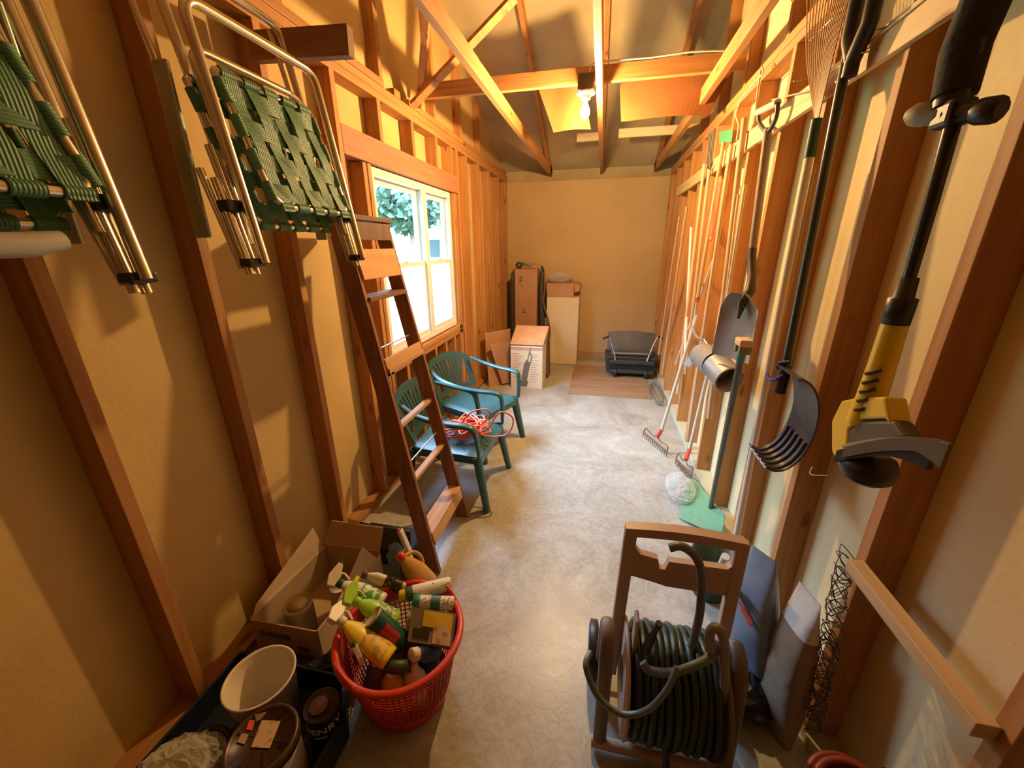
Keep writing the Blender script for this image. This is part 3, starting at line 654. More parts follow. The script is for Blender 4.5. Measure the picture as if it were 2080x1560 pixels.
def csheet(nm, P4, bend, lab):
    P4 = [Vector(p) for p in P4]; n = (P4[1]-P4[0]).cross(P4[3]-P4[0]).normalized()
    def fn(u, v): return P4[0].lerp(P4[1], u).lerp(P4[3].lerp(P4[2], u), v)+n*(bend*math.sin(math.pi*u)*math.sin(math.pi*(v*.8+.1)))
    tag(B().sheet(fn, 10, 10, 0.005).build(nm, card_red), lab, 'cardboard')
csheet('cardboard_sheet', [(-1.20, 4.16, 0.0), (-0.99, 4.45, 0.0), (-1.03, 4.55, .62), (-1.26, 4.25, .62)], .04, 'bent brown cardboard sheet standing between the left wall and the vacuum carton')
csheet('cardboard_sheet', [(-1.06, 4.24, 0.02), (-0.99, 4.30, 0.02), (-1.0, 4.36, .50), (-1.17, 4.12, .53)], -.03, 'folded triangular cardboard flap in front of the bent cardboard sheet')
# garden cart
ct = thing('garden_cart', 'low black garden cart with chrome tube handles by the back wall', 'cart', (0.42, 4.95, 0))
blk = plain('cart_black', (0.035, 0.033, 0.028), 0.55, bump=0.1)
B().prism([(0.13, 4.84, .05), (0.70, 4.84, .05), (0.73, 4.80, .26), (0.10, 4.80, .26)], (0, .36, 0)).build('tub', blk, ct, bevel=0.02)
B().mm(0.16, 0.68, 4.765, 4.83, .055, .10).build('footboard', blk, ct, bevel=0.01)
B().mm(0.16, 0.68, 4.77, 4.81, .17, .22).build('front_rail', blk, ct, bevel=0.01)
B().sheet(lambda u, v: (0.125+.575*u, 5.10-.05*math.sin(math.pi*u)*(1-.2*v), 0.26+.235*v+.03*math.sin(math.pi*u)*v), 14, 6, .012).build('back_panel', plain('cart_panel', (0.16, 0.13, 0.09), 0.6), ct)
B().mm(0.17, 0.66, 4.85, 5.05, .262, .285).build('seat', plain('cart_seat', (0.10, 0.10, 0.09), 0.5), ct, bevel=.008)
b = B(); b.tube(smooth_path([(0.215, 4.78, 0.19), (0.225, 4.79, 0.23), (0.17, 4.84, 0.40), (0.135, 4.86, 0.49)], 5), 0.011, 8); b.tube(smooth_path([(0.60, 4.78, 0.19), (0.60, 4.79, 0.24), (0.66, 4.84, 0.42), (0.70, 4.86, 0.51)], 5), 0.011, 8); b.tube([(0.205, 4.80, 0.30), (0.625, 4.80, 0.305)], 0.009, 8)
b.build('tube_frame', steel, ct)
for x, dx, z in ((0.135, -.075, .49), (0.70, .075, .51)):
    B().tube([(x, 4.86, z), (x+dx, 4.85, z-.03)], 0.013, 8).build('grip', black_p, ct)
for x in (0.235, 0.595):
    B().lathe([(0, -.02), (.048, -.02), (.055, -.012), (.055, .012), (.048, .02), (0, .02)], 18, R=Matrix.Rotation(math.radians(90), 3, 'Y'), o=(x, 4.80, 0.055)).build('caster', black_p, ct)
ct.location.z += 0.011
tag(B().mm(-0.285, 0.60, 4.11, 5.24, 0.001, 0.011).build('plywood_sheet', wood('floor_plywood', (0.30, 0.17, 0.085), (0.40, 0.24, 0.125), 'X', knots=False, fine=8)), 'thin brown plywood sheet lying flat on the floor at the back', 'plywood')
tag(B().tube(smooth_path([(0.66+.05*math.cos(a), 4.25+.32*math.sin(a), .02+.012*(k % 3)) for k, a in enumerate([i*.7 for i in range(26)])], 4), 0.009, 7).build('hose_coil', hose_l), 'flat coil of hose on the floor against the right wall at the back', 'hose')
# ================================================================== RIGHT WALL TOOLS
def pole(t, a, b, r, mat, name='handle', n=10):
    return B().tube([a, Vector(a).lerp(Vector(b), .5), b], r, n).build(name, mat, t)
# --- string trimmer
tr = thing('string_trimmer', 'yellow and black string trimmer hanging head down nearest the camera on the right wall', 'trimmer', (0.58, 0.93, 1.05))
TX, TY = 0.58, 0.93
top = onX(2022, -40, .60)
B().tube([(TX, TY, 1.455), (TX, TY+.005, 1.62), (0.585, 0.952, 1.80), top], [.0105, .0112, .012, .013], 14).build('shaft', plain('trimmer_shaft', (0.05, 0.05, 0.048), 0.3, 0.6), tr)
B().tube([onX(1938, 196, .585), onX(1960, 100, .59), top+Vector((0, 0, .02))], [.030, .033, .034], 14).build('foam_grip', black_f, tr)
B().tube([onX(1933, 215, .585), onX(1936, 196, .585)], .026, 12).build('clamp_collar', black_p, tr)
gl, gr_, gc = onX(1848, 233, .56), onX(2035, 222, .60), onX(1935, 232, .583)
B().tube([gc+(gl-gc)*t for t in (0.0, .25, .35, .6, .85, 1.0)], [.015, .015, .016, .020, .019, .012], 14).build('front_grip', plain('grip_khaki', (0.30, 0.24, 0.16), 0.6), tr)
B().tube([gc, gc+(gr_-gc)*.5], [.022, .014], 12).build('clamp', black_p, tr)
B().tube([gc+(gr_-gc)*t for t in (.5, .6, .9, 1.0)], [.016, .020, .020, .012], 12).build('clamp_knob', black_p, tr)
B().box(gc+Vector((-.0, 0, 0)), (0.04, 0.05, 0.042)).build('clamp_body', black_p, tr, bevel=.008)
B().lathe([(0, 1.395), (.0225, 1.395), (.0235, 1.445), (.0165, 1.448), (.015, 1.485), (0, 1.485)], 16, o=(TX, TY, 0)).build('locking_collar', black_p, tr)
B().tube([(TX, TY, 1.40), (TX, TY, 1.32), (TX, TY+.002, 1.24), (TX, TY+.006, 1.175)], [.0215, .023, .0255, .028], 20).build('motor_tube', yellow_p, tr)
slot = plain('slot_brown', (0.10, 0.055, 0.01), 0.7)
for k in range(5):
    z = 1.300-.0205*k; cc = Vector((TX-.018, TY-.019, z))
    B().tube([cc+Vector((-.007, .017, -.010)), cc+Vector((-.006, .002, -.002)), cc+Vector((.006, -.004, .005))], .0042, 8).build('vent_slot', slot, tr)
hp = [(1745, 806), (1708, 814), (1688, 855), (1688, 915), (1704, 948), (1716, 948), (1722, 872), (1745, 852), (1796, 850), (1806, 862), (1796, 806)]
def pr(px, x0, x1):
    return B().prism([onX(a, c, x0) for a, c in px], (x1-x0, 0, 0))
pr(hp, .560, .600).build('head_housing', yellow_p, tr, bevel=.012)
pr([(1722, 874), (1745, 854), (1812, 852), (1838, 890), (1745, 912), (1708, 944)], .562, .598).build('grey_cover', plain('cover_brown', (0.10, 0.075, 0.045), 0.55), tr, bevel=.008)
gd = plain('guard_grey', (0.14, 0.12, 0.09), 0.5)
GA, GB = onX(1716, 908, .530), onX(1932, 893, .560); GE = Vector((.34, .80, -.34)).normalized()
def gcurve(u): return GA.lerp(GB, u)+Vector((0, 0, .012*math.sin(math.pi*u)-.02*max(0, u-.8)**2*8))
B().sheet(lambda u, v: gcurve(u)+GE*(.13*v*math.sin(math.pi*(.12+.76*u))), 20, 6, .004).build('guard', gd, tr)
B().sheet(lambda u, v: gcurve(u)+Vector((.004, 0, -(.026+.02*max(0, u-.75)*4)*v)), 20, 2, .005).build('guard_rim', gd, tr)
B().sheet(lambda u, v: gcurve(u)+GE*.03+Vector((.0, 0, -.01-(.03+.03*max(0, u-.6))*v)), 20, 2, .010).build('guard_skirt', black_p, tr)
B().lathe([(0, 1.070), (.03, 1.070), (.046, 1.082), (.050, 1.105), (.043, 1.125), (0, 1.13)], 20, o=(TX+.005, .885, -.008)).build('spool', black_p, tr)
B().tube(smooth_path([(TX-.04, .93, 1.04), (TX-.06, .955, 1.025), (TX-.05, .975, 1.035)]), .0012, 5).build('cutting_line', white_p, tr)
# --- snow shovel
sn = thing('snow_shovel', 'black snow shovel with a curved scoop hanging right of the grey scoop shovel', 'shovel', (0.67, 1.55, .82))
st, sbm = onX(1722, 110, .685), onX(1592, 765, .655)
pole(sn, st, sbm, .0145, plain('dark_metal_pole', (0.07, 0.085, 0.085), .3, .6))
g0 = onX(1728, 140, .685)
B().tube([g0+Vector((0, 0, -.02)), g0+Vector((0, 0, .03))], .02, 12).build('grip_socket', black_p, sn)
B().tube(round_u(g0+Vector((0, .0, .02)), g0+Vector((0, .05, .09)), g0+Vector((0, .055, .24)), g0+Vector((0, .0, .26)), r=.02)+[g0+Vector((0, -.05, .24)), g0+Vector((0, -.05, .09)), g0+Vector((0, 0, .02))], .021, 10).build('d_grip', black_p, sn)
def scoop(u, v):
    a = math.radians(112-205*v); return (0.655+.078*math.cos(a)*-1*-1+.0, 1.335+.31*u, 0.985+.175*math.sin(a)+.0)
def scp(u, v):
    a = math.radians(92-205*v); return (0.630+.085*math.cos(a), 1.345+.175*u+.01*math.sin(v*3), 0.975+.165*math.sin(a))
sc_m = plain('scoop_black', (0.03, 0.028, 0.03), .4)
B().sheet(scp, 10, 28, .006).build('scoop', sc_m, sn)
b = B()
for k in range(5):
    u = .1+.19*k; b.tube([Vector(scp(u, v))+Vector((-.004, 0, 0)) for v in [.55+.45*i/12 for i in range(13)]], .006, 6)
b.build('ribs', plain('rib_grey', (0.10, 0.10, 0.12), .35), sn)
B().sheet(lambda u, v: Vector(scp(u, .93+.07*v))+Vector((-.004, 0, -.002)), 8, 3, .004).build('wear_edge', plain('edge_steel', (0.50, 0.50, 0.52), .35, .6), sn)
B().tube([sbm+Vector((0, 0, .04)), sbm+Vector((-.004, 0, -.06))], .019, 12).build('socket', sc_m, sn)
tag(B().tube(smooth_path([sbm+Vector((.0, -.02, .06)), sbm+Vector((-.02, .01, .045)), sbm+Vector((-.01, .03, .02)), sbm+Vector((.01, .0, .02)), sbm+Vector((-.02, -.015, .0)), sbm+Vector((-.02, .05, -.03)), sbm+Vector((-.02, .09, -.02))]), .006, 7).build('blue_ribbon', plain('blue_cloth', (0.03, 0.04, 0.25), .7)), 'blue cord tied at the bottom of the snow shovel pole', 'cord')
# --- scoop shovel with D grip
gs = thing('scoop_shovel', 'grey square scoop shovel with a D grip hanging on the rail', 'shovel', (0.66, 2.05, 1.0))
a0, a1 = onX(1560, 262, .685), onX(1527, 520, .665)
a2 = onX(1524, 592, .655)
pole(gs, a0, a1, .0165, wood('weathered_handle', (0.22, 0.15, 0.10), (0.34, 0.25, 0.18), 'Z', knots=False, fine=60))
B().tube([a1+(a0-a1)*.06, a1, a1.lerp(a2, .6)+Vector((.006, 0, 0)), a2, a2+Vector((-.03, -.01, -.05)), a2+Vector((-.036, -.02, -.12))], [.018, .019, .020, .024, .022, .006], 12).build('socket', dark_steel, gs)
dl, dr_ = onX(1541, 232, .68), onX(1580, 208, .68)
B().tube(smooth_path([dl, onX(1543, 250, .685), a0+Vector((0, 0, -.01)), onX(1576, 240, .685), dr_], 5), .0095, 10).build('grip_yoke', dark_steel, gs)
B().tube([dl+(dl-dr_)*.06+Vector((0, 0, .01)), dr_], .0145, 12).build('crossbar', polew_m, gs)
BT, WD = Vector((a2.x, a2.y, 1.335)), Vector((.45, -.86, .03)).normalized()
BN = Vector((-.82, -.45, .15)).normalized()
def blade(u, v):
    hw = .108*(min(1, (v*4.0+.12))**.5 if v < .25 else 1)*(1+.06*v); s_ = (u-.5)*2
    lip = .045*(abs(s_)**3)*(1-.55*v)+.028*max(0, 1-v*5)
    return BT+WD*(hw*s_)+Vector((-.015, .03, -1))*(.305*v)+BN*(lip+.02*v)
B().sheet(blade, 20, 20, .003).build('blade', plain('scoop_metal', (0.34, 0.29, 0.24), .6, .2, var=.12, scale=12), gs)
# --- push squeegee with a wooden block
sq = thing('push_broom', 'grey-green pole standing on the floor with a wooden block on top', 'broom', (0.60, 1.95, 0))
p0, p1 = onX(1508, 712, .585), onX(1447, 1015, .70)
dirv = (p1-p0).normalized(); pf = p0+dirv*((p0.z-.045)/-dirv.z)
pole(sq, p0, pf, .014, plain('pole_grey_green', (0.12, 0.125, 0.095), .4, .3), 'pole')
B().tube([p0+Vector((0, 0, .005)), p0+dirv*.05], .017, 10).build('ferrule', teal_p, sq)
B().box(p0+Vector((-.0, .0, .035)), (.05, .075, .03)).build('block_top', pale_y, sq, bevel=.006)
for dy in (-.026, .026): B().box(p0+Vector((.0, dy, .012)), (.046, .02, .045)).build('block_side', plain('old_block', (0.30, 0.26, 0.19), .8), sq, bevel=.004)
# --- galvanised duct elbow
du = thing('duct_elbow', 'grey sheet metal stovepipe elbow hanging below the scoop shovel', 'duct', (0.64, 2.35, .85))
ea, eb, em = onX(1428, 722, .60), onX(1482, 772, .645), onX(1455, 742, .61)
for a_, b_, nm in ((ea, em, 'pipe_section'), (em, eb, 'pipe_section')):
    d_ = (b_-a_).normalized(); M_ = frame_to(a_-d_*.004, b_+d_*.004); L_ = (b_-a_).length+.008
    B().lathe([(.070, 0), (.0715, .006), (.0705, .012), (.0705, L_-.012), (.0725, L_-.006), (.071, L_), (.067, L_), (.067, 0), (.070, 0)], 32).xf(M_).build(nm, galv, du)
tag(B().tube([em+Vector((.02, 0, .03)), Vector((.735, em.y, em.z+.10))], .005, 6).build('nail_hook', dark_steel), 'nail holding the stovepipe elbow to the wall', 'hook')
# --- leaf rake, tines up
lr = thing('leaf_rake', 'wire leaf rake hung with its fan of tines up at the top right', 'rake', (0.69, 1.7, .05))
rc = onX(1655, 262, .70); rb_ = onX(1502, 1057, .70); dv = (rb_-rc).normalized(); rb_ = rc+dv*((rc.z-.045)/-dv.z)
pole(lr, rc, rb_, .0135, polew_m)
B().tube([rc+Vector((0, 0, .03)), rc+dv*.09], .017, 10).build('ferrule', plain('dark_green_grip', (.02, .07, .03), .5), lr)
hub = rc+Vector((0, 0, .03))
for k in range(18):
    f = k/17-.5; e = Vector((.715-.03*abs(f), rc.y+.115+f*.40, 2.44+.03*math.cos(f*3))); m_ = hub.lerp(e, .5)+Vector((-.01, f*.03, 0))
    B().tube(smooth_path([hub+Vector((0, f*.025, 0)), m_, e, e+Vector((-.03, f*.01, .01)), e+Vector((-.05, f*.01, -.01))], 4), .0023, 5).build('tine', pole_m, lr)
B().tube([hub.lerp(Vector((.70, rc.y+.115-.2, 2.44)), .62), hub.lerp(Vector((.70, rc.y+.115+.2, 2.44)), .62)], .003, 6).build('tine_brace', steel, lr)
# --- hoe with a swan neck
ho = thing('garden_hoe', 'garden hoe with a bent swan neck and pale blade hanging upright', 'hoe', (0.69, 3.0, .7))
h0, h1 = onX(1470, 289, .70), onX(1416, 612, .69)
pole(ho, h0, h1, .0125, pole_m)
B().tube([h1+(h0-h1)*.03, h1], .0145, 10).build('ferrule', red_p, ho)
n1, n2, n3, n4 = onX(1411, 640, .68), onX(1408, 665, .67), onX(1415, 684, .65), onX(1429, 690, .63)
B().tube(smooth_path([h1, n1, n2, n3, n4], 5), .0085, 10).build('neck', galv, ho)
q0 = onX(1430, 688, .63); q1 = onX(1388, 738, .60)
B().prism([q0, q0+Vector((.02, -.06, -.03)), q1+Vector((.03, -.05, -.01)), q1], (-.003, -.002, -.003)).build('blade', plain('hoe_blade', (.62, .62, .64), .35, .5), ho)
# --- bow rakes on the floor
def bow_rake(lab, tip, ferr, top_, hw, ax):
    t = thing('bow_rake', lab, 'rake', (tip.x, tip.y, 0), group=None)
    pole(t, top_, ferr, .0125, polew_m)
    dd = (tip-ferr).normalized(); fe = ferr+dd*.10
    B().tube([ferr-dd*.01, fe], .0145, 10).build('ferrule', red_p, t)
    ax = Vector(ax).normalized(); hc = tip
    for s in (-1, 1):
        B().tube(smooth_path([fe, fe+dd*.025+ax*(s*hw*.35), hc-dd*.03+ax*(s*hw*.9)+Vector((0, 0, .025)), hc+ax*(s*hw)], 5), .0045, 8).build('bow', rust, t)
    B().tube([hc-ax*hw, hc+ax*hw], .0065, 8).build('head_bar', rust, t)
    tn = Vector((-.06, .0, -1)).normalized()
    for k in range(13):
        q = hc+ax*(hw*(-1+2*k/12)); B().tube([q, q+tn*(.0+.045)], [.0045, .002], 6).build('tine', rust, t)
    return t
fz = onX(1343, 862, .57); tp = onX(1452, 545, .715)
bow_rake('bow rake with a red ferrule standing out on the sunlit floor', Vector((.50, 3.02, .052)), Vector((.525, 2.93, .20)), onX(1416, 640, .69), .17, (.42, -.90, 0))
bow_rake('second bow rake with its head behind the first one beside the green sheet', Vector((.655, 2.66, .052)), onX(1401, 912, .71), onX(1452, 700, .72), .11, (.30, -.95, 0))
# --- long handles hanging in a row (their heads are out of sight behind the others)
def lean(lab, a, b, r, mat, x0=.70, x1=.715, nm='tool_pole'):
    tag(B().tube([onX(*a, x0), onX(*a, x0).lerp(onX(*b, x1), .5), onX(*b, x1)], r, 10).build(nm, mat), lab, 'pole')
lean('white round pole with a hooked tip, left of the hanging hoe', (1404, 462), (1391, 720), .010, plain('white_pole', (.85, .82, .76), .4), nm='white_pole')
lean('pale wooden handle between the white pole and the hoe, rounded top', (1431, 333), (1376, 800), .0125, pole_m)
lean('wooden handle just right of the hoe handle', (1486, 294), (1396, 896), .0125, pole_m)
lean('thick wooden handle with its top just below the long cross wire', (1513, 240), (1440, 850), .0155, pole_m)
lean('thin paired slat left of the scoop shovel shaft', (1514, 375), (1462, 700), .008, polew_m, nm='lath')
lean('thin slat hanging left of the paired one', (1500, 395), (1470, 640), .007, pole_m, nm='lath')
lean('thin orange wooden strip between leaf rake and snow shovel poles', (1655, 335), (1560, 790), .007, pole_m, .725, .73, nm='wood_strip')
lean('slim leaning wooden stick crossing behind the hoe', (1452, 520), (1372, 740), .008, polew_m, .72, .73, nm='wooden_stick')
lean('dark-tipped wooden handle at the far end of the row', (1395, 420), (1345, 760), .012, pole_m)
lean('slim brown handle nearest the back wall', (1380, 440), (1338, 720), .010, pole_m)
# pitchfork head up
pf_ = thing('pitchfork', 'pitchfork hung with its five tines up at the rail', 'fork', (.70, 3.6, 1.0))
fa, fb_ = onX(1441, 345, .70), onX(1392, 760, .71); pole(pf_, fa, fb_, .0125, pole_m)
for k in range(5):
    f = (k-2)*.034
    B().tube(smooth_path([fa, fa+Vector((0, f, .03)), fa+Vector((-.01, f, .09)), fa+Vector((-.02, f*1.05, .24))], 4), .004, 6).build('tine', dark_steel, pf_)
tag(B().prism([onX(1461, 268, .718), onX(1489, 262, .718), onX(1486, 288, .718), onX(1461, 291, .718)], (.003, 0, 0)).build('paper_card', plain('mint_card', (.06, .26, .12), .7)), 'small mint green card pinned near the hanging rail', 'card')
oc = onX(1456, 425, .70)
tag(B().tube(smooth_path([oc+Vector((0, .03*math.cos(a)+.004*k, .19*math.sin(a))) for k, a in enumerate([i*math.pi/4 for i in range(17)])], 4), .006, 7).build('orange_cord', orange), 'orange cord loop hanging between wooden handles', 'cord')
tag(B().tube(smooth_path([onX(1548, 135, .70), onX(1549, 150, .70), onX(1530, 170, .70), onX(1506, 200, .70), onX(1495, 232, .70), onX(1500, 255, .70), onX(1496, 285, .70)], 6), .004, 6).build('wire_hook', polew_m), 'long pale bent wire hanging from the upper plate left of the D grip', 'wire')
tag(B().tube(smooth_path([onX(1546, 140, .70), onX(1540, 180, .70), onX(1538, 195, .70), onX(1533, 240, .70), onX(1526, 262, .70)], 6), .005, 6).build('wire_hook', polew_m), 'straight pale wire hanging just left of the D grip', 'wire')
tag(B().tube([(.722, 1.35, 2.105), onX(1642, 185, .70), (.70, 2.3, 2.16)], .003, 6).build('cross_wire', polew_m), 'thin pale wire strung along the hanging rail', 'wire')
for k, (px, py) in enumerate(((1806, 55), (1735, 160), (1642, 160), (1577, 213), (1792, 100))):
    q = onX(px, py, .735); tag(B().tube([q+Vector((.0, 0, 0)), q+Vector((-.05, 0, -.004))], .0022, 6).build('nail', steel), ['nail in the rail, nearest the camera', 'nail in the rail beside the snow shovel grip', 'nail in the rail behind the leaf rake', 'nail in the rail above the D grip', 'nail just under the rail, right of the snow shovel grip'][k], 'nail', 'nails in the hanging rail')
# ---- small things low on the right wall
tag(B().mm(.705, .744, .63, 1.035, .700, .735).build('lath', rail_m, bevel=.002), 'short pale wooden slat nailed level across two studs, low right', 'slat')
rnd = random.Random(11); pts = []
for i in range(170):
    z = .72-.58*(i/170)+rnd.uniform(-.035, .035); w_ = .045*(1-.35*abs(i/85-1)); a = i*1.9
    pts.append((.715+.022*math.cos(a), 1.045+.01-(.72-z)*.16+w_*math.sin(a)*rnd.uniform(.4, 1), z))
tag(B().tube(smooth_path(pts, 3), .0014, 5).build('wire_bundle', plain('thin_wire', (.13, .12, .11), .35, .8)), 'tangled bundle of thin wire hanging against the near right stud', 'wire')
rr_ = thing('hose_coil', 'dark red coiled hose with a black nozzle at the bottom right edge', 'hose', (.62, .70, .0))
b = B()
for k in range(7):
    r_ = .085+.007*(k % 3); z_ = .285+.015*k
    b.tube([(.645+r_*math.cos(a), .665+r_*1.15*math.sin(a), z_-.025+.006*math.sin(a*2+k)) for a in [i*math.pi/16 for i in range(32)]], .0095, 8, closed=True)
b.build('hose', plain('dark_red_hose', (.22, .03, .015), .4), rr_)
B().lathe([(0, 0), (.06, 0), (.055, .25), (.072, .275), (0, .28)], 24, o=(.62, .70, 0)).build('stand', black_p, rr_)
B().tube([(.62, .70, .37), (.65, .68, .44), (.662, .668, .475)], [.02, .013, .02], 10).build('nozzle', black_p, rr_)
# green sheet and clear bag on the floor
gsh = sheer('green_translucent', (.20, .44, .22), .72, .35)
T_, R_, S_, U_ = onX(1406, 968, .705), onX(1472, 1046, .738), onX(1466, 1090, .725), onZ(1378, 1052, .004)
def gfn(u, v):
    q = U_.lerp(S_, u).lerp(T_.lerp(R_, u), v); return q+Vector((-.012, 0, .03))*math.sin(math.pi*v)*(1-u)
tag(B().sheet(gfn, 14, 14, .003).build('plastic_sheet', gsh), 'curved translucent green plastic sheet on the floor against the right wall', 'plastic sheet')
tag(crumple(.585, 2.38, .0, .085, .16, .12, 8).build('plastic_bag', film), 'crumpled clear plastic bag left of the green plastic sheet', 'bag')
tag(crumple(.70, 1.80, .0, .035, .05, .13, 5, 10).build('yellow_bag', yellow_p), 'small yellow wrapper standing below the green sheet', 'wrapper')
# bucket behind the reel
bk = thing('bucket', 'dark green bucket standing behind the hose reel cart', 'bucket', (.585, 1.60, 0))
dgp = plain('dark_green_plastic', (.03, .065, .035), .45)
B().lathe([(0, .004), (.075, .0), (.095, .20), (.101, .20), (.101, .212), (.093, .212), (.072, .012), (0, .012)], 28, o=(.585, 1.60, 0)).build('pail', dgp, bk)
tag(B().tube([onX(1462, 1152, .60), onX(1474, 1130, .60)], [.013, .017], 10).build('white_nozzle', white_p), 'white nozzle standing in the dark green bucket', 'nozzle')
# bags
def bag(name, lab, c, w_, d_, h, rz, mats, tilt=0.0, seed=1, topmat=None):
    rnd = random.Random(seed); n = 14; K = [[rnd.uniform(-1, 1) for _ in range(n+1)] for _ in range(25)]
    Mz = Matrix.Translation(Vector(c)) @ Matrix.Rotation(rz, 4, 'Z') @ Matrix.Rotation(tilt, 4, 'Y')
    def fn(u, v):
        a = u*2*math.pi; cs, sn_ = math.cos(a), math.sin(a); th = d_*(math.sin(math.pi*(.10+.83*v))**.6)*max(.06, 1-v**5); k = K[int(u*24) % 24][int(v*n)]*.05
        x = w_*(1-.45*v*v)*(abs(cs)**.45)*(1 if cs > 0 else -1)*(1+.02*math.sin(9*v)); y = th*(abs(sn_)**.8)*(1 if sn_ > 0 else -1)*(1+k)
        return Mz @ Vector((x, y, h*v))
    t = thing(name, lab, 'bag', c)
    def part(v0, v1, nm, m): B().sheet(lambda u, v: fn(u, v0+(v1-v0)*v), 24, 12, smooth=True).build(nm, m, t)
    return t, part, Mz
blue_b = plain('blue_bag', (.24, .31, .40), .32, var=.15, scale=10, bump=.25, bscale=14)
t, part, Mz = bag('fertiliser_bag', 'slate blue plastic bag standing beside the hose reel cart', (.600, 1.17, .13), .085, .045, .45, math.radians(-62), None, -.08, 2)
part(0, 1, 'sack', blue_b)
b = B(); 
for (x0, x1, z, m) in ((-.04, .03, .30, 0), (-.03, .03, .28, 0), (-.02, .04, .25, 1), (-.01, .04, .235, 1)):
    b.bar(Mz @ Vector((x0, -.052, z)), Mz @ Vector((x1, -.055, z-.03)), .012, .002, side=(0, 0, 1), mi=m)
b.build('print', [black_p, red_p], t)
t, part, Mz = bag('paper_bag', 'brown paper bag with a white rolled top behind the blue bag', (.668, 1.06, .0), .082, .045, .565, math.radians(-78), None, -.02, 6)
part(0, .76, 'sack', plain('brown_paper', (.30, .20, .12), .85, bump=.3, bscale=20)); part(.76, 1.0, 'rolled_top', plain('white_paper', (.72, .68, .60), .7, bump=.3, bscale=20))
tag(crumple(.60, 1.13, .0, .085, .12, .13, 9, 12).build('black_bag', plain('black_bag_film', (.012, .012, .014), .5, bump=.4, bscale=20)), 'black plastic bag in the dark behind the hose reel', 'bag')
# ================================================================== HOSE REEL CART
hr = thing('hose_reel_cart', 'tan plastic hose reel cart wound with dark green garden hose', 'hose reel', (.28, 1.0, 0))
HY = 1.05
for x in (.125, .452):
    B().bar((x+(-.006 if x < .2 else .0), HY, .10), (x+(.012 if x < .2 else -.004), HY, .735), .038, .032, side=(1, 0, 0)).build('upright', tan_p, hr, bevel=.006)
def arc_bar(z0, z1, rise, dz0=0, y0=HY-.018, y1=HY+.018):
    n = 14; b = B(); P_ = []
    for i in range(n+1):
        u = i/n; x = .12+.335*u; P_.append((x, y0, z1+rise*math.sin(math.pi*u)))
    for i in range(n, -1, -1):
        u = i/n; x = .12+.335*u; P_.append((x, y0, z0+dz0*math.sin(math.pi*u)))
    for i in range(n):
        u0, u1 = i/n, (i+1)/n; f = lambda u: (.12+.335*u); zt_ = lambda u: z1+rise*math.sin(math.pi*u); zb_ = lambda u: z0+dz0*math.sin(math.pi*u)
        q = [(f(u0), y0, zb_(u0)), (f(u1), y0, zb_(u1)), (f(u1), y0, zt_(u1)), (f(u0), y0, zt_(u0))]; b.prism(q, (0, y1-y0, 0))
    return b
arc_bar(.708, .738, .010, .010).build('handle_bar', tan_p, hr)
b = B().prism([(x, HY-.012, z) for x, z in ((.128, .56), (.20, .548), (.26, .535), (.46, .535), (.46, .72), (.435, .72), (.435, .655), (.42, .635), (.256, .632), (.248, .60), (.232, .60), (.224, .635), (.17, .645), (.155, .665), (.15, .70), (.128, .72))], (0, .024, 0))
b.build('cross_panel', tan_p, hr)
# side frames that carry the drum
brown_g = plain('weathered_brown', (.19, .13, .09), .5, var=.15)
for x, nm in ((.085, 'side_frame'), (.455, 'side_frame')):
    P_ = [(x, .86, .02), (x, .88, .30), (x, .905, .40), (x, .95, .43), (x, .985, .40), (x, 1.03, .22), (x, 1.06, .02)]
    B().tube(smooth_path(P_, 5), .021, 12, flat=.7).build(nm, brown_g, hr)
B().tube([(.06, .86, .03), (.48, .86, .03)], .018, 10).build('base_bar', tan_p, hr)
for x in (.148, .418):
    b = B().lathe([(0, -.006), (.165, -.006), (.17, 0), (.165, .006), (0, .006)], 36, R=Matrix.Rotation(math.radians(90), 3, 'Y'), o=(x, .945, .245)); b.build('flange', tan_p if x < .2 else brown_g, hr)
B().lathe([(.05, .14), (.05, .43)], 20, R=Matrix.Rotation(math.radians(90), 3, 'Y'), o=(0, .945, .245)).build('drum', dgp, hr)
B().box((.165, .93, .44), (.012, .045, .15)).build('guide_fin', tan_p, hr, bevel=.004)
for x in (.055, .50):
    B().lathe([(0, -.018), (.08, -.018), (.10, -.014), (.10, .014), (.08, .018), (0, .018)], 28, R=Matrix.Rotation(math.radians(90), 3, 'Y'), o=(x, 1.12, .10)).build('wheel', black_p, hr)
B().tube([(.055, 1.12, .10), (.50, 1.12, .10)], .008, 8).build('axle', steel, hr)
hs_ = thing('garden_hose', 'dark green garden hose wound on the tan reel with loose ends', 'hose', (.28, .945, .1))
b = B(); nlay = ((.085, 12), (.11, 12), (.135, 12), (.155, 11))
for li, (rad, cnt) in enumerate(nlay):
    for k in range(cnt):
        x = .166+(.235/cnt)*(k+.5); j = .004*math.sin(k*2.3+li)
        b.tube([(x+.003*math.sin(a*3+k), .945+(rad+j)*math.cos(a), .245+(rad+j)*math.sin(a)) for a in [i*math.pi/14 for i in range(28)]], .0105, 8, closed=True)
b.build('wound_coils', hose_m, hs_)
def Hh(px, py, y=.95): return onY(px, py, y)
B().tube(smooth_path([Hh(1200, 1325, .84), Hh(1190, 1355, .80), Hh(1215, 1415, .765), Hh(1262, 1450, .755), Hh(1312, 1444, .755), Hh(1352, 1405, .76), Hh(1376, 1355, .79)], 7), .0085, 10).build('loose_loop', hose_l, hs_)
B().tube(smooth_path([Hh(1306, 1345, .84), Hh(1320, 1362, .83), Hh(1365, 1366, .83), Hh(1420, 1348, .84), Hh(1447, 1330, .86), Hh(1455, 1310, .88), Hh(1440, 1318, .92)], 7), .0115, 10).build('loose_loop', hose_l, hs_)
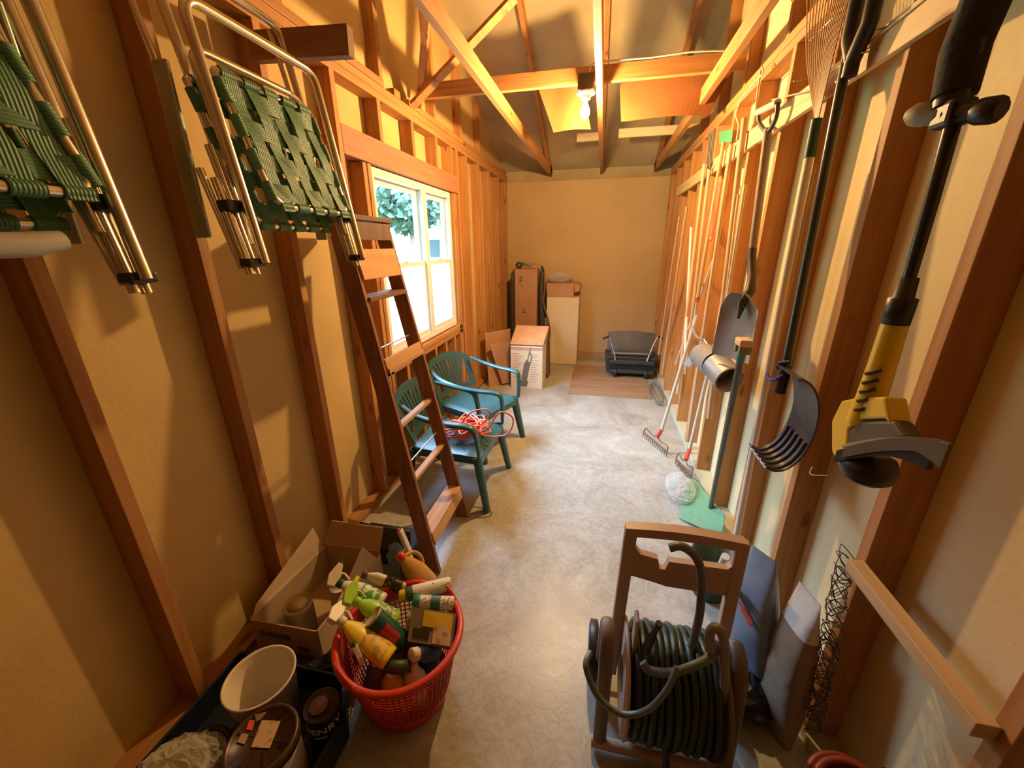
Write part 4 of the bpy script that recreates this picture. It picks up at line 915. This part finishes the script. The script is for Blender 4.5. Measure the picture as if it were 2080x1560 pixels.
B().tube(smooth_path([Hh(1360, 1113, 1.0), Hh(1385, 1110, 1.0), Hh(1412, 1130, 1.0), Hh(1424, 1165, 1.0), Hh(1422, 1240, .99), Hh(1408, 1300, .96), Hh(1392, 1350, .92)], 7), .0125, 12).build('inlet_hose', plain('leader_hose', (.14, .14, .12), .4), hs_)
B().tube(smooth_path([Hh(1443, 1320, .86), Hh(1442, 1285, .86), Hh(1456, 1275, .86), Hh(1470, 1300, .86), Hh(1472, 1380, .86), Hh(1470, 1470, .86), Hh(1462, 1560, .86)], 6), .0125, 10).build('supply_hose', plain('supply_hose_grey', (.28, .24, .19), .45), hs_)
B().tube([Hh(1310, 1322, .90), Hh(1322, 1298, .90), Hh(1330, 1282, .90), Hh(1340, 1266, .90)], [.014, .012, .008, .0105], 10).build('hose_nozzle', dark_steel, hs_)
B().tube(smooth_path([Hh(1352, 1490, .80), Hh(1352, 1530, .79), Hh(1356, 1600, .79)]), .010, 8).build('hanging_end', hose_m, hs_)
# ================================================================== FRONT LEFT: carton, basket, pails
cbx = thing('cardboard_box', 'open cardboard box with printed side standing on the floor behind the white pail', 'box', (-1.13, 1.13, 0))
c3 = [(-1.275, .915), (-.985, .925), (-.955, 1.335), (-1.245, 1.325)]; hh = .165; th = .005
def wall(a, b_, z0, z1, nm, m=card): 
    a, b_ = Vector((*a, 0)), Vector((*b_, 0)); n = Vector(((b_-a).y, -(b_-a).x, 0)).normalized()*th
    B().prism([a+Vector((0, 0, z0)), b_+Vector((0, 0, z0)), b_+Vector((0, 0, z1)), a+Vector((0, 0, z1))], n).build(nm, m, cbx)
wall(c3[0], c3[1], 0, hh, 'side_panel'); wall(c3[1], c3[2], 0, hh, 'side_panel', card_in); wall(c3[2], c3[3], 0, hh+.02, 'side_panel'); wall(c3[3], c3[0], 0, hh, 'side_panel', card_in)
B().prism([(*c, .002) for c in c3], (0, 0, .004)).build('bottom', card, cbx)
# flaps standing up at the back, one folded in on the right
B().prism([(-1.245, 1.33, hh+.02), (-.955, 1.34, hh+.02), (-.955, 1.39, hh+.11), (-1.225, 1.375, hh+.12)], (0, .004, 0)).build('flap', card, cbx)
B().prism([(-1.278, .93, hh), (-1.248, 1.32, hh), (-1.285, 1.32, hh+.11), (-1.288, .96, hh+.02)], (-.003, 0, 0)).build('flap', card_in, cbx)
B().prism([(-.985, 1.05, hh), (-.957, 1.31, hh), (-1.0, 1.28, hh+.085)], (.003, 0, 0)).build('flap', card_in, cbx)
b = B(); pa, pb_ = Vector((-1.245, .9105, 0)), Vector((-1.02, .9175, 0))
for i in range(9): b.bar(pa.lerp(pb_, .07*i)+Vector((0, 0, .105)), pa.lerp(pb_, .07*i+.045)+Vector((0, 0, .105)), .026, .002, side=(0, 0, 1))
b.bar(pa.lerp(pb_, .72)+Vector((0, 0, .058)), pa.lerp(pb_, .95)+Vector((0, 0, .058)), .022, .002, side=(0, 0, 1))
b.build('print', plain('carton_ink', (.14, .10, .07), .8), cbx)
def can(name, lab, base, top_, r, bodym, lidm, parts=True, rim=steel, cat='can'):
    t = thing(name, lab, cat, base); M_ = frame_to(base, top_); L_ = (Vector(top_)-Vector(base)).length
    B().lathe([(0, 0), (r*.98, 0), (r, .004), (r, L_-.004), (r*.99, L_-.003)], 28).xf(M_).build('body', bodym, t)
    B().lathe([(r*.97, L_-.006), (r*1.03, L_-.004), (r*1.03, L_+.002), (r*.97, L_+.003), (r*.93, L_-.001), (0, L_-.001)], 28).xf(M_).build('lid', lidm, t)
    return t, M_, L_
brass = plain('brass_lid', (.50, .42, .26), .4, .15)
pc, _m, _l = can('paint_can', 'metal paint can with a shiny lid inside the open cardboard box', Vector((-1.15, 1.02, .008)), Vector((-1.15, 1.02, .155)), .056, galv, brass)
B().lathe([(0, .1535), (.036, .1535), (.037, .1545), (0, .1548)], 24, o=(-1.15, 1.02, .002)).build('lid_centre', cream, pc)
can('paint_can', 'small pale can right of the metal paint can inside the open cardboard box', Vector((-1.03, 1.10, .008)), Vector((-1.02, 1.11, .18)), .032, card_in, white_p)
bx2 = thing('cardboard_box', 'dark blue box with its flap up behind the open cardboard box', 'box', (-1.0, 1.52, 0))
navy = plain('navy_card', (.02, .028, .05), .7)
B().mm(-1.17, -.84, 1.435, 1.60, 0, .11).build('carton', navy, bx2, bevel=.004)
B().prism([(-1.165, 1.43, .112), (-.845, 1.43, .112), (-.86, 1.47, .20), (-1.14, 1.47, .215)], (0, .004, 0)).build('flap', plain('dark_card', (.07, .045, .03), .8), bx2)
wp = thing('spray_trigger', 'white spray trigger with a red tip sticking up before the stepladder', 'spray bottle', (-.815, 1.33, 0))
B().lathe([(0, 0), (.035, 0), (.037, .10), (.028, .14), (.013, .17), (0, .172)], 16, o=(-.815, 1.33, 0)).build('body', dark_steel, wp)
B().bar(onY(823, 1115, 1.33), onY(842, 1148, 1.33), .022, .02).build('trigger_head', white_p, wp, bevel=.003)
B().bar(onY(812, 1076, 1.33), onY(832, 1122, 1.33), .026, .02).build('trigger_top', white_p, wp, bevel=.004)
B().tube([onY(811, 1074, 1.33), onY(813, 1080, 1.33)], .009, 8).build('tip', red_p, wp)
tag(crumple(-.90, 1.39, 0, .055, .03, .20, 14, 12).build('plastic_bag', sheer('blue_print_film', (.35, .52, .60), .6, .3)), 'pale blue printed bag between the box and the red basket', 'bag')
# laundry basket
LB = (-.612, .905); RT, RBm, HT = .202, .150, .285
bs = thing('laundry_basket', 'round red plastic laundry basket full of bottles', 'basket', (LB[0], LB[1], 0))
def rad(z): return RBm+(RT-RBm)*(z/HT)
def bsh(a, z, k=1.0): r = rad(z)*k; return (LB[0]+r*math.cos(a), LB[1]+r*math.sin(a), z)
red_net = plain('basket_red', (.55, .035, .018), .35)
B().sheet(lambda u, v: bsh(u*2*math.pi, .0+.045*v), 48, 2, .003).build('base_band', red_net, bs)
B().lathe([(0, .003), (rad(0), .0), (rad(0), .006), (0, .008)], 36, o=(*LB, 0)).build('bottom', red_net, bs)
B().sheet(lambda u, v: bsh(u*2*math.pi, .235+.045*v), 48, 2, .003).build('top_band', red_net, bs)
b = B(); nr = 66
for k in range(nr):
    a = 2*math.pi*k/nr
    b.tube([bsh(a, .045), bsh(a, .24)], .0026, 5)
for k in range(11): b.tube([bsh(i*math.pi/24, .055+.0175*k) for i in range(48)], .0022, 5, closed=True)
b.build('mesh_wall', red_net, bs)
b = B().tube([(LB[0]+(RT+.008)*math.cos(i*math.pi/30), LB[1]+(RT+.008)*math.sin(i*math.pi/30), HT) for i in range(60)], .0125, 10, closed=True, flat=.8)
b.build('rim', red_p, bs)
for ac in (math.radians(62), math.radians(242)):
    b = B()
    for dz in (.012, .028): b.tube(smooth_path([(LB[0]+(RT+.012)*math.cos(ac+d), LB[1]+(RT+.012)*math.sin(ac+d), HT+dz*math.cos(d*5.2)**.8 if abs(d) < .29 else HT) for d in (-.3, -.18, 0, .18, .3)], 5), .0065, 8)
    b.build('handle', red_p, bs)
# ---- bottles in the basket
G_ = 'bottles and cans in the red basket'
def Zp(px, py, z): return onZ(px, py, z)
lab_white = printed('white_label', (.74, .70, .60), (.35, .34, .30), .55, 90, 160)
lab_green = printed('green_label', (.07, .24, .05), (.55, .60, .40), .58, 60, 100)
def bottle_body(t, M_, prof, m, sx=1.0, sy=.7, nm='body'): B().lathe(prof, 24, sx=sx, sy=sy).xf(M_).build(nm, m, t)
def trigger(t, M_, z, m, tipm, fwd=1, big=1.0):
    q = lambda x, y, zz: M_ @ Vector((x*fwd*big, y*big, z+zz*big))
    b = B(); P_ = [q(-.022, -.011, .006), q(-.026, -.011, .034), q(.010, -.011, .052), q(.062, -.011, .044), q(.062, -.011, .026), q(.016, -.011, .006)]
    b.prism(P_, (M_.to_3x3() @ Vector((0, .022*big, 0)))); hd = b.build('trigger_head', m, t, bevel=.003)
    B().tube([q(.060, 0, .036), q(.078, 0, .037)], .009*big, 10).build('nozzle', tipm, hd)
    B().tube([q(.030, 0, .022), q(.036, 0, .0), q(.024, 0, -.028)], .0045*big, 8).build('trigger', m, t)
def spray(lab, base, top_, bodym, headm, tipm, collar, label=None, roll=0.0, big=1.0, w_=.036, L0=.17, fwd=1):
    t = thing('spray_bottle', lab, 'spray bottle', Vector(base), group=G_); d = (Vector(top_)-Vector(base)).normalized(); M_ = frame_to(base, Vector(base)+d, roll)
    bottle_body(t, M_, [(0, 0), (w_*.93, 0), (w_, .008), (w_, L0*.58), (w_*.8, L0*.78), (.015, L0*.96), (.014, L0), (0, L0)], bodym)
    B().lathe([(.0165, L0-.004), (.0165, L0+.016), (0, L0+.016)], 16).xf(M_).build('collar', collar, t)
    trigger(t, M_, L0+.012, headm, tipm, fwd, big)
    if label: B().sheet(lambda u, v: M_ @ Vector((w_*1.02*math.cos((u-.5)*2.6+math.pi/2), -w_*.72*math.sin((u-.5)*2.6+math.pi/2), L0*(.10+.45*v))), 12, 3).build('label', label, t); B().sheet(lambda u, v: M_ @ Vector((w_*1.02*math.cos((u-.5)*2.6+math.pi/2), w_*.72*math.sin((u-.5)*2.6+math.pi/2), L0*(.10+.45*v))), 12, 3).build('label', label, t)
    return t, M_
green_c = plain('cap_green', (.02, .10, .03), .4); lime = plain('lime_plastic', (.33, .62, .02), .35); leafg = plain('label_leaf_green', (.10, .30, .04), .5)
cream_p = plain('cream_plastic', (.74, .66, .50), .4, var=.03); brown_c = plain('brown_cap', (.12, .05, .03), .5)
t, M_ = spray('white spray bottle with green collar and leaf label, back left of the basket', Zp(778, 1225, .27), Zp(676, 1178, .345), cream_p, cream_p, green_c, green_c, printed('leaf_label', (.70, .72, .50), (.10, .32, .05), .45, 40, 60), roll=math.radians(70), L0=.175)
t, M_ = spray('lime green spray bottle with a yellow nozzle in the middle of the basket', Zp(806, 1262, .27), Zp(725, 1222, .345), lime, lime, yellow_p, lime, printed('pale_green_label', (.55, .60, .35), (.15, .35, .08), .5, 60, 80), roll=math.radians(80), L0=.155)
t, M_ = spray('yellow bottle with a white and yellow trigger, front left of the basket', Zp(792, 1338, .25), Zp(690, 1258, .345), yellow_p, cream_p, yellow_p, cream_p, printed('yellow_label', (.72, .48, .05), (.45, .32, .08), .55, 50, 60), roll=math.radians(100), w_=.041, L0=.20, big=1.05)
t, M_ = spray('small white spray bottle with its head down at the front left rim of the basket', Zp(722, 1320, .235), Zp(738, 1350, .30), cream_p, white_p, green_c, green_c, roll=math.radians(10), w_=.018, L0=.05, big=.8)
# jug with red cap
jg = thing('jug', 'amber handled jug with a red cap at the back of the basket', 'jug', Zp(870, 1180, .26), group=G_); M_ = frame_to(Zp(872, 1190, .22), Zp(812, 1128, .375), math.radians(60))
amber = plain('amber_plastic', (.55, .30, .05), .35)
bottle_body(jg, M_, [(0, 0), (.044, 0), (.047, .01), (.047, .085), (.034, .13), (.017, .165), (.015, .178), (0, .178)], amber)
B().lathe([(.017, .170), (.018, .196), (0, .198)], 16).xf(M_).build('cap', red_p, jg)
B().tube(smooth_path([M_ @ Vector(p) for p in ((.014, 0, .168), (.046, 0, .150), (.056, 0, .115), (.044, 0, .085))], 5), .009, 10).build('handle', amber, jg)
# white bottle with brown cap
t = thing('bottle', 'slim cream bottle with a brown cap and black label, back centre of the basket', 'bottle', Zp(812, 1190, .27), group=G_); M_ = frame_to(Zp(822, 1196, .265), Zp(737, 1166, .335), 0)
bottle_body(t, M_, [(0, 0), (.026, 0), (.028, .005), (.028, .12), (.016, .15), (.012, .16), (0, .16)], cream_p)
B().lathe([(.015, .157), (.015, .178), (0, .179)], 14).xf(M_).build('cap', brown_c, t)
B().lathe([(.0287, .015), (.0287, .085)], 24, sy=.72).xf(M_).build('label', printed('black_label', (.04, .03, .02), (.30, .22, .05), .6, 70, 90), t)
def aerosol(lab, base, top_, bodym, shoulder, capm, label=None, r=.027, L0=.19):
    t = thing('aerosol_can', lab, 'aerosol can', Vector(base), group=G_); M_ = frame_to(base, top_)
    B().lathe([(0, 0), (r*.95, 0), (r, .004), (r, L0*.76)], 24).xf(M_).build('body', bodym, t)
    B().lathe([(r, L0*.76), (r*1.01, L0*.77), (r*.98, L0*.86), (r*.6, L0*.93), (0, L0*.94)], 24).xf(M_).build('shoulder', shoulder, t)
    if capm: B().lathe([(r*.75, L0*.91), (r*.72, L0*1.0), (r*.6, L0*1.03), (0, L0*1.04)], 18).xf(M_).build('cap', capm, t)
    if label: B().lathe([(r*1.015, L0*.30), (r*1.015, L0*.52)], 24).xf(M_).build('label', label, t)
bar_l = printed('bar_label', (.74, .70, .60), (.15, .14, .12), .6, 12, 160)
aerosol('white aerosol can with yellow cap lying at the back right of the basket', Zp(915, 1186, .30), Zp(806, 1212, .31), bar_l, plain('steel_teal', (.08, .17, .17), .4), yellow_p)
aerosol('white and teal aerosol can lying below the yellow-capped one in the basket', Zp(922, 1226, .29), Zp(822, 1222, .305), lab_white, teal_p, None, plain('teal_label', (.05, .20, .15), .4), r=.025, L0=.165)
# green can with brass top and red label
t, M_, L_ = can('drink_can', 'dark green can with brass top and red label, middle of the basket', Zp(818, 1306, .22), Zp(757, 1252, .335), .036, plain('can_green', (.015, .10, .06), .35), brass)
t['group'] = G_
_q = M_.inverted().to_3x3() @ Vector((.45, -.75, 1.0)); _a = math.atan2(_q.y, _q.x)-1.15
B().sheet(lambda u, v: M_ @ Vector((.0368*math.cos(_a+u*1.6), .0368*math.sin(_a+u*1.6), L_*(.25+.45*v))), 10, 2).build('label', plain('red_label', (.55, .05, .04), .45), t)
# carton with yellow and grey label
t = thing('product_box', 'grey plastic pack with a yellow and peach label at the right rim of the basket', 'box', Zp(880, 1280, .24), group=G_)
cA, cB, cC, cD = Zp(836, 1232, .315), Zp(924, 1246, .315), Zp(916, 1316, .275), Zp(828, 1302, .265)
nn = (cB-cA).cross(cD-cA).normalized(); nn = nn if nn.z > 0 else -nn
B().prism([cA, cB, cC, cD], -nn*.05).build('pack', plain('grey_pack', (.20, .17, .13), .45), t)
def onpack(u0, u1, v0, v1, nm, m): B().prism([cA.lerp(cB, u).lerp(cD.lerp(cC, u), v)+nn*.001 for u, v in ((u0, v0), (u1, v0), (u1, v1), (u0, v1))], nn*.0015).build(nm, m, t)
onpack(.30, .97, .05, .52, 'label', plain('yellow_panel', (.62, .42, .02), .5)); onpack(.56, .97, .10, .97, 'label', printed('peach_panel', (.60, .42, .24), (.40, .25, .14), .55, 30, 60)); onpack(.10, .48, .60, .88, 'window', plain('pack_window', (.05, .03, .03), .25))
# blue bottle with white cap
t = thing('bottle', 'blue bottle with a round white cap at the front of the basket', 'bottle', Zp(850, 1335, .24), group=G_); M_ = frame_to(Zp(872, 1322, .22), Zp(824, 1334, .265), 0)
bottle_body(t, M_, [(0, -.03), (.034, -.03), (.035, .02), (.022, .045), (.016, .052), (0, .052)], plain('blue_plastic', (.04, .12, .38), .3), sy=.9)
B().lathe([(.021, .048), (.022, .052), (.022, .072), (.019, .075), (0, .075)], 20).xf(M_).build('cap', white_p, t)
t = thing('bottle', 'dark green bottle with a small white cap beside the grey pack', 'bottle', Zp(845, 1262, .24), group=G_); M_ = frame_to(Zp(852, 1275, .17), Zp(838, 1248, .30), 0)
bottle_body(t, M_, [(0, 0), (.026, 0), (.027, .08), (.013, .115), (.012, .125), (0, .125)], dgp, sy=.95)
B().lathe([(.016, .120), (.0165, .140), (.013, .143), (0, .143)], 16).xf(M_).build('cap', white_p, t)
t = thing('bottle', 'dark green bottle lying at the front rim of the basket', 'bottle', Zp(800, 1355, .2), group=G_); M_ = frame_to(Zp(835, 1352, .225), Zp(785, 1357, .235), 0)
bottle_body(t, M_, [(0, 0), (.02, 0), (.022, .06), (.010, .09), (0, .092)], dgp, sy=.95)
rnd = random.Random(21)
fillc = [plain('fill_violet', (.16, .10, .22), .5), plain('fill_yellow', (.55, .38, .03), .5), cream_p, dgp, plain('fill_blue', (.05, .10, .25), .5), amber, white_p]
names = ['violet', 'yellow', 'cream', 'dark green', 'blue', 'amber', 'white']
where = ['at the front left', 'at the front', 'at the front right', 'at the right', 'at the back', 'at the back left', 'at the left']
for k in range(7):
    a = math.radians(-130+45*k); r_ = .095
    t = thing('bottle', names[k]+' container upright low inside the basket '+where[k]+', seen through its mesh', 'bottle', (LB[0]+r_*math.cos(a), LB[1]+r_*math.sin(a), .01), group=G_)
    B().lathe([(0, .0), (.036, 0), (.038, .01), (.038, .16), (.022, .19), (.013, .20), (0, .20)], 18, o=t.location, sy=.85).build('body', fillc[k], t)
    B().lathe([(.015, .198), (.015, .218), (0, .219)], 14, o=t.location).build('cap', white_p if k != 6 else brown_c, t)
# pails and cans standing on a dark tray
tote = thing('storage_tote', 'low navy plastic tote under the pails at the bottom left', 'tote', (-.97, .60, 0))
nv = plain('navy_plastic', (.008, .014, .03), .5)
TC = [(-1.25, .30), (-.735, .30), (-.735, .715), (-.815, .825), (-1.25, .825)]
B().prism([(*c, .002) for c in TC], (0, 0, .01)).build('floor_panel', nv, tote)
for a_, b_ in zip(TC, TC[1:]+TC[:1]):
    B().bar((*a_, .055), (*b_, .055), .11, .010, side=(0, 0, 1)).build('side_panel', nv, tote, bevel=.003)
pw = thing('pail', 'empty white plastic pail with its open mouth towards the camera', 'pail', (-1.012, .70, .013))
B().lathe([(0, .016), (.083, .013), (.102, .225), (.106, .226), (.107, .232), (.101, .233), (.097, .226), (.080, .024), (0, .022)], 40, o=(-1.012, .70, 0)).build('body', plain('pail_white', (.72, .64, .54), .45, var=.05), pw)
pl_, M_, L_ = can('pail', 'white pail closed with a brown lid carrying paper stickers', Vector((-.868, .555, .013)), Vector((-.868, .555, .225)), .090, plain('pail_grey_white', (.50, .47, .42), .5), plain('brown_lid', (.07, .034, .012), .35), cat='pail')
B().lathe([(.091, .195), (.0965, .197), (.0965, .222), (.093, .229), (.086, .230), (.084, .224), (.0, .224)], 36, o=(-.868, .555, 0)).build('lid_rim', MATS['brown_lid'], pl_)
def sticker(px4, z, m, nm): 
    q = [onZ(*p, z) for p in px4]; B().prism(q, (0, 0, .001)).build(nm, m, pl_)
sticker([(532, 1463), (570, 1465), (548, 1520), (510, 1518)], .2262, printed('cream_sticker', (.55, .40, .22), (.45, .22, .10), .6, 60, 60), 'sticker')
sticker([(507, 1463), (518, 1464), (512, 1484), (500, 1482)], .2262, plain('red_sticker', (.75, .10, .03), .5), 'sticker')
sticker([(491, 1490), (505, 1492), (497, 1512), (482, 1508)], .2262, plain('pink_sticker', (.45, .28, .20), .5), 'sticker')
sticker([(518, 1452), (542, 1446), (530, 1462), (520, 1466)], .2262, plain('tan_sticker', (.28, .15, .07), .5), 'sticker')
hc, M_, L_ = can('paint_can', 'black can with a navy label and white lettering beside the brown lidded pail', Vector((-.795, .70, .013)), Vector((-.795, .70, .165)), .052, plain('can_black', (.025, .022, .02), .4), plain('lid_dark', (.07, .05, .04), .45))
B().lathe([(.0528, .062), (.0528, .135)], 36, o=(-.795, .70, .013)).build('label', plain('navy_label', (.012, .02, .07), .35), hc)
B().lathe([(.0, .1555), (.03, .1555), (.03, .157), (0, .157)], 8, o=(-.80, .695, .013)).build('paint_spot', plain('peach_paint', (.35, .17, .09), .5), hc)
# lettering wrapped round the can
cu = bpy.data.curves.new('letters', 'FONT'); cu.body = 'HENRY'; cu.size = .036; cu.extrude = .0006; cu.align_x = 'CENTER'
to = bpy.data.objects.new('letters', cu); C.objects.link(to)
bpy.context.view_layer.update()
dg = bpy.context.evaluated_depsgraph_get(); me = bpy.data.meshes.new_from_object(to.evaluated_get(dg))
bpy.data.objects.remove(to)
ang0 = math.radians(-58)
for v in me.vertices:
    a = ang0+v.co.x/.053*1.1; r_ = .0534+v.co.z
    v.co = Vector((r_*math.cos(a), r_*math.sin(a), .094+v.co.y+.013))
me.materials.clear(); me.materials.append(plain('letter_white', (.75, .74, .70), .5))
lo = bpy.data.objects.new('lettering', me); C.objects.link(lo); lo.parent = hc; lo.location = (0, 0, -.013)
B().sheet(lambda u, v: (-.795+.0533*math.cos(ang0-.55+.75*u), .70+.0533*math.sin(ang0-.55+.75*u), .088+.008*v), 8, 1).build('label_band', MATS['letter_white'], hc)
tag(B().tube(smooth_path([(-1.00, .60, .12), (-.985, .56, .20), (-.95, .52, .215), (-.935, .50, .15)], 5), .006, 8).build('pail_handle', MATS['brown_lid'], pl_) if 0 else
    B().tube(smooth_path([onZ(412, 1486, .16), onZ(440, 1478, .17), onZ(462, 1490, .16), onZ(468, 1540, .12)], 5), .008, 8).build('black_strap', black_p), 'dark strap lying between the plastic wrap and the brown lidded pail', 'strap')
tb_ = thing('tub', 'tan lidded tub wrapped in clear plastic at the bottom left corner', 'tub', (-1.06, .45, .013))
B().lathe([(0, .013), (.075, .013), (.085, .17), (.09, .172), (.09, .188), (.078, .190), (.074, .184), (0, .184)], 32, o=(-1.075, .445, 0)).build('body', plain('tub_tan', (.42, .33, .24), .5), tb_)
tag(crumple(-1.065, .45, .013, .135, .12, .235, 31, 26).build('plastic_wrap', film), 'clear crinkled plastic wrap over the tan tub at the bottom left', 'plastic wrap')
tag(crumple(-.955, .50, .013, .03, .04, .13, 7, 10).build('wrapper', plain('olive_wrapper', (.28, .24, .04), .5)), 'olive yellow wrapper between the clear wrap and the brown lidded pail', 'wrapper')

tag(crumple(-1.05, .870, 0, .18, .034, .06, 41, 14).build('black_bag', MATS['black_bag_film']), 'flattened black plastic between the pails and the open cardboard box', 'bag')
tag(crumple(-.875, .885, 0, .075, .07, .13, 43, 12).build('black_bag', MATS['black_bag_film']), 'black plastic bag squeezed between the open cardboard box and the red basket', 'bag')
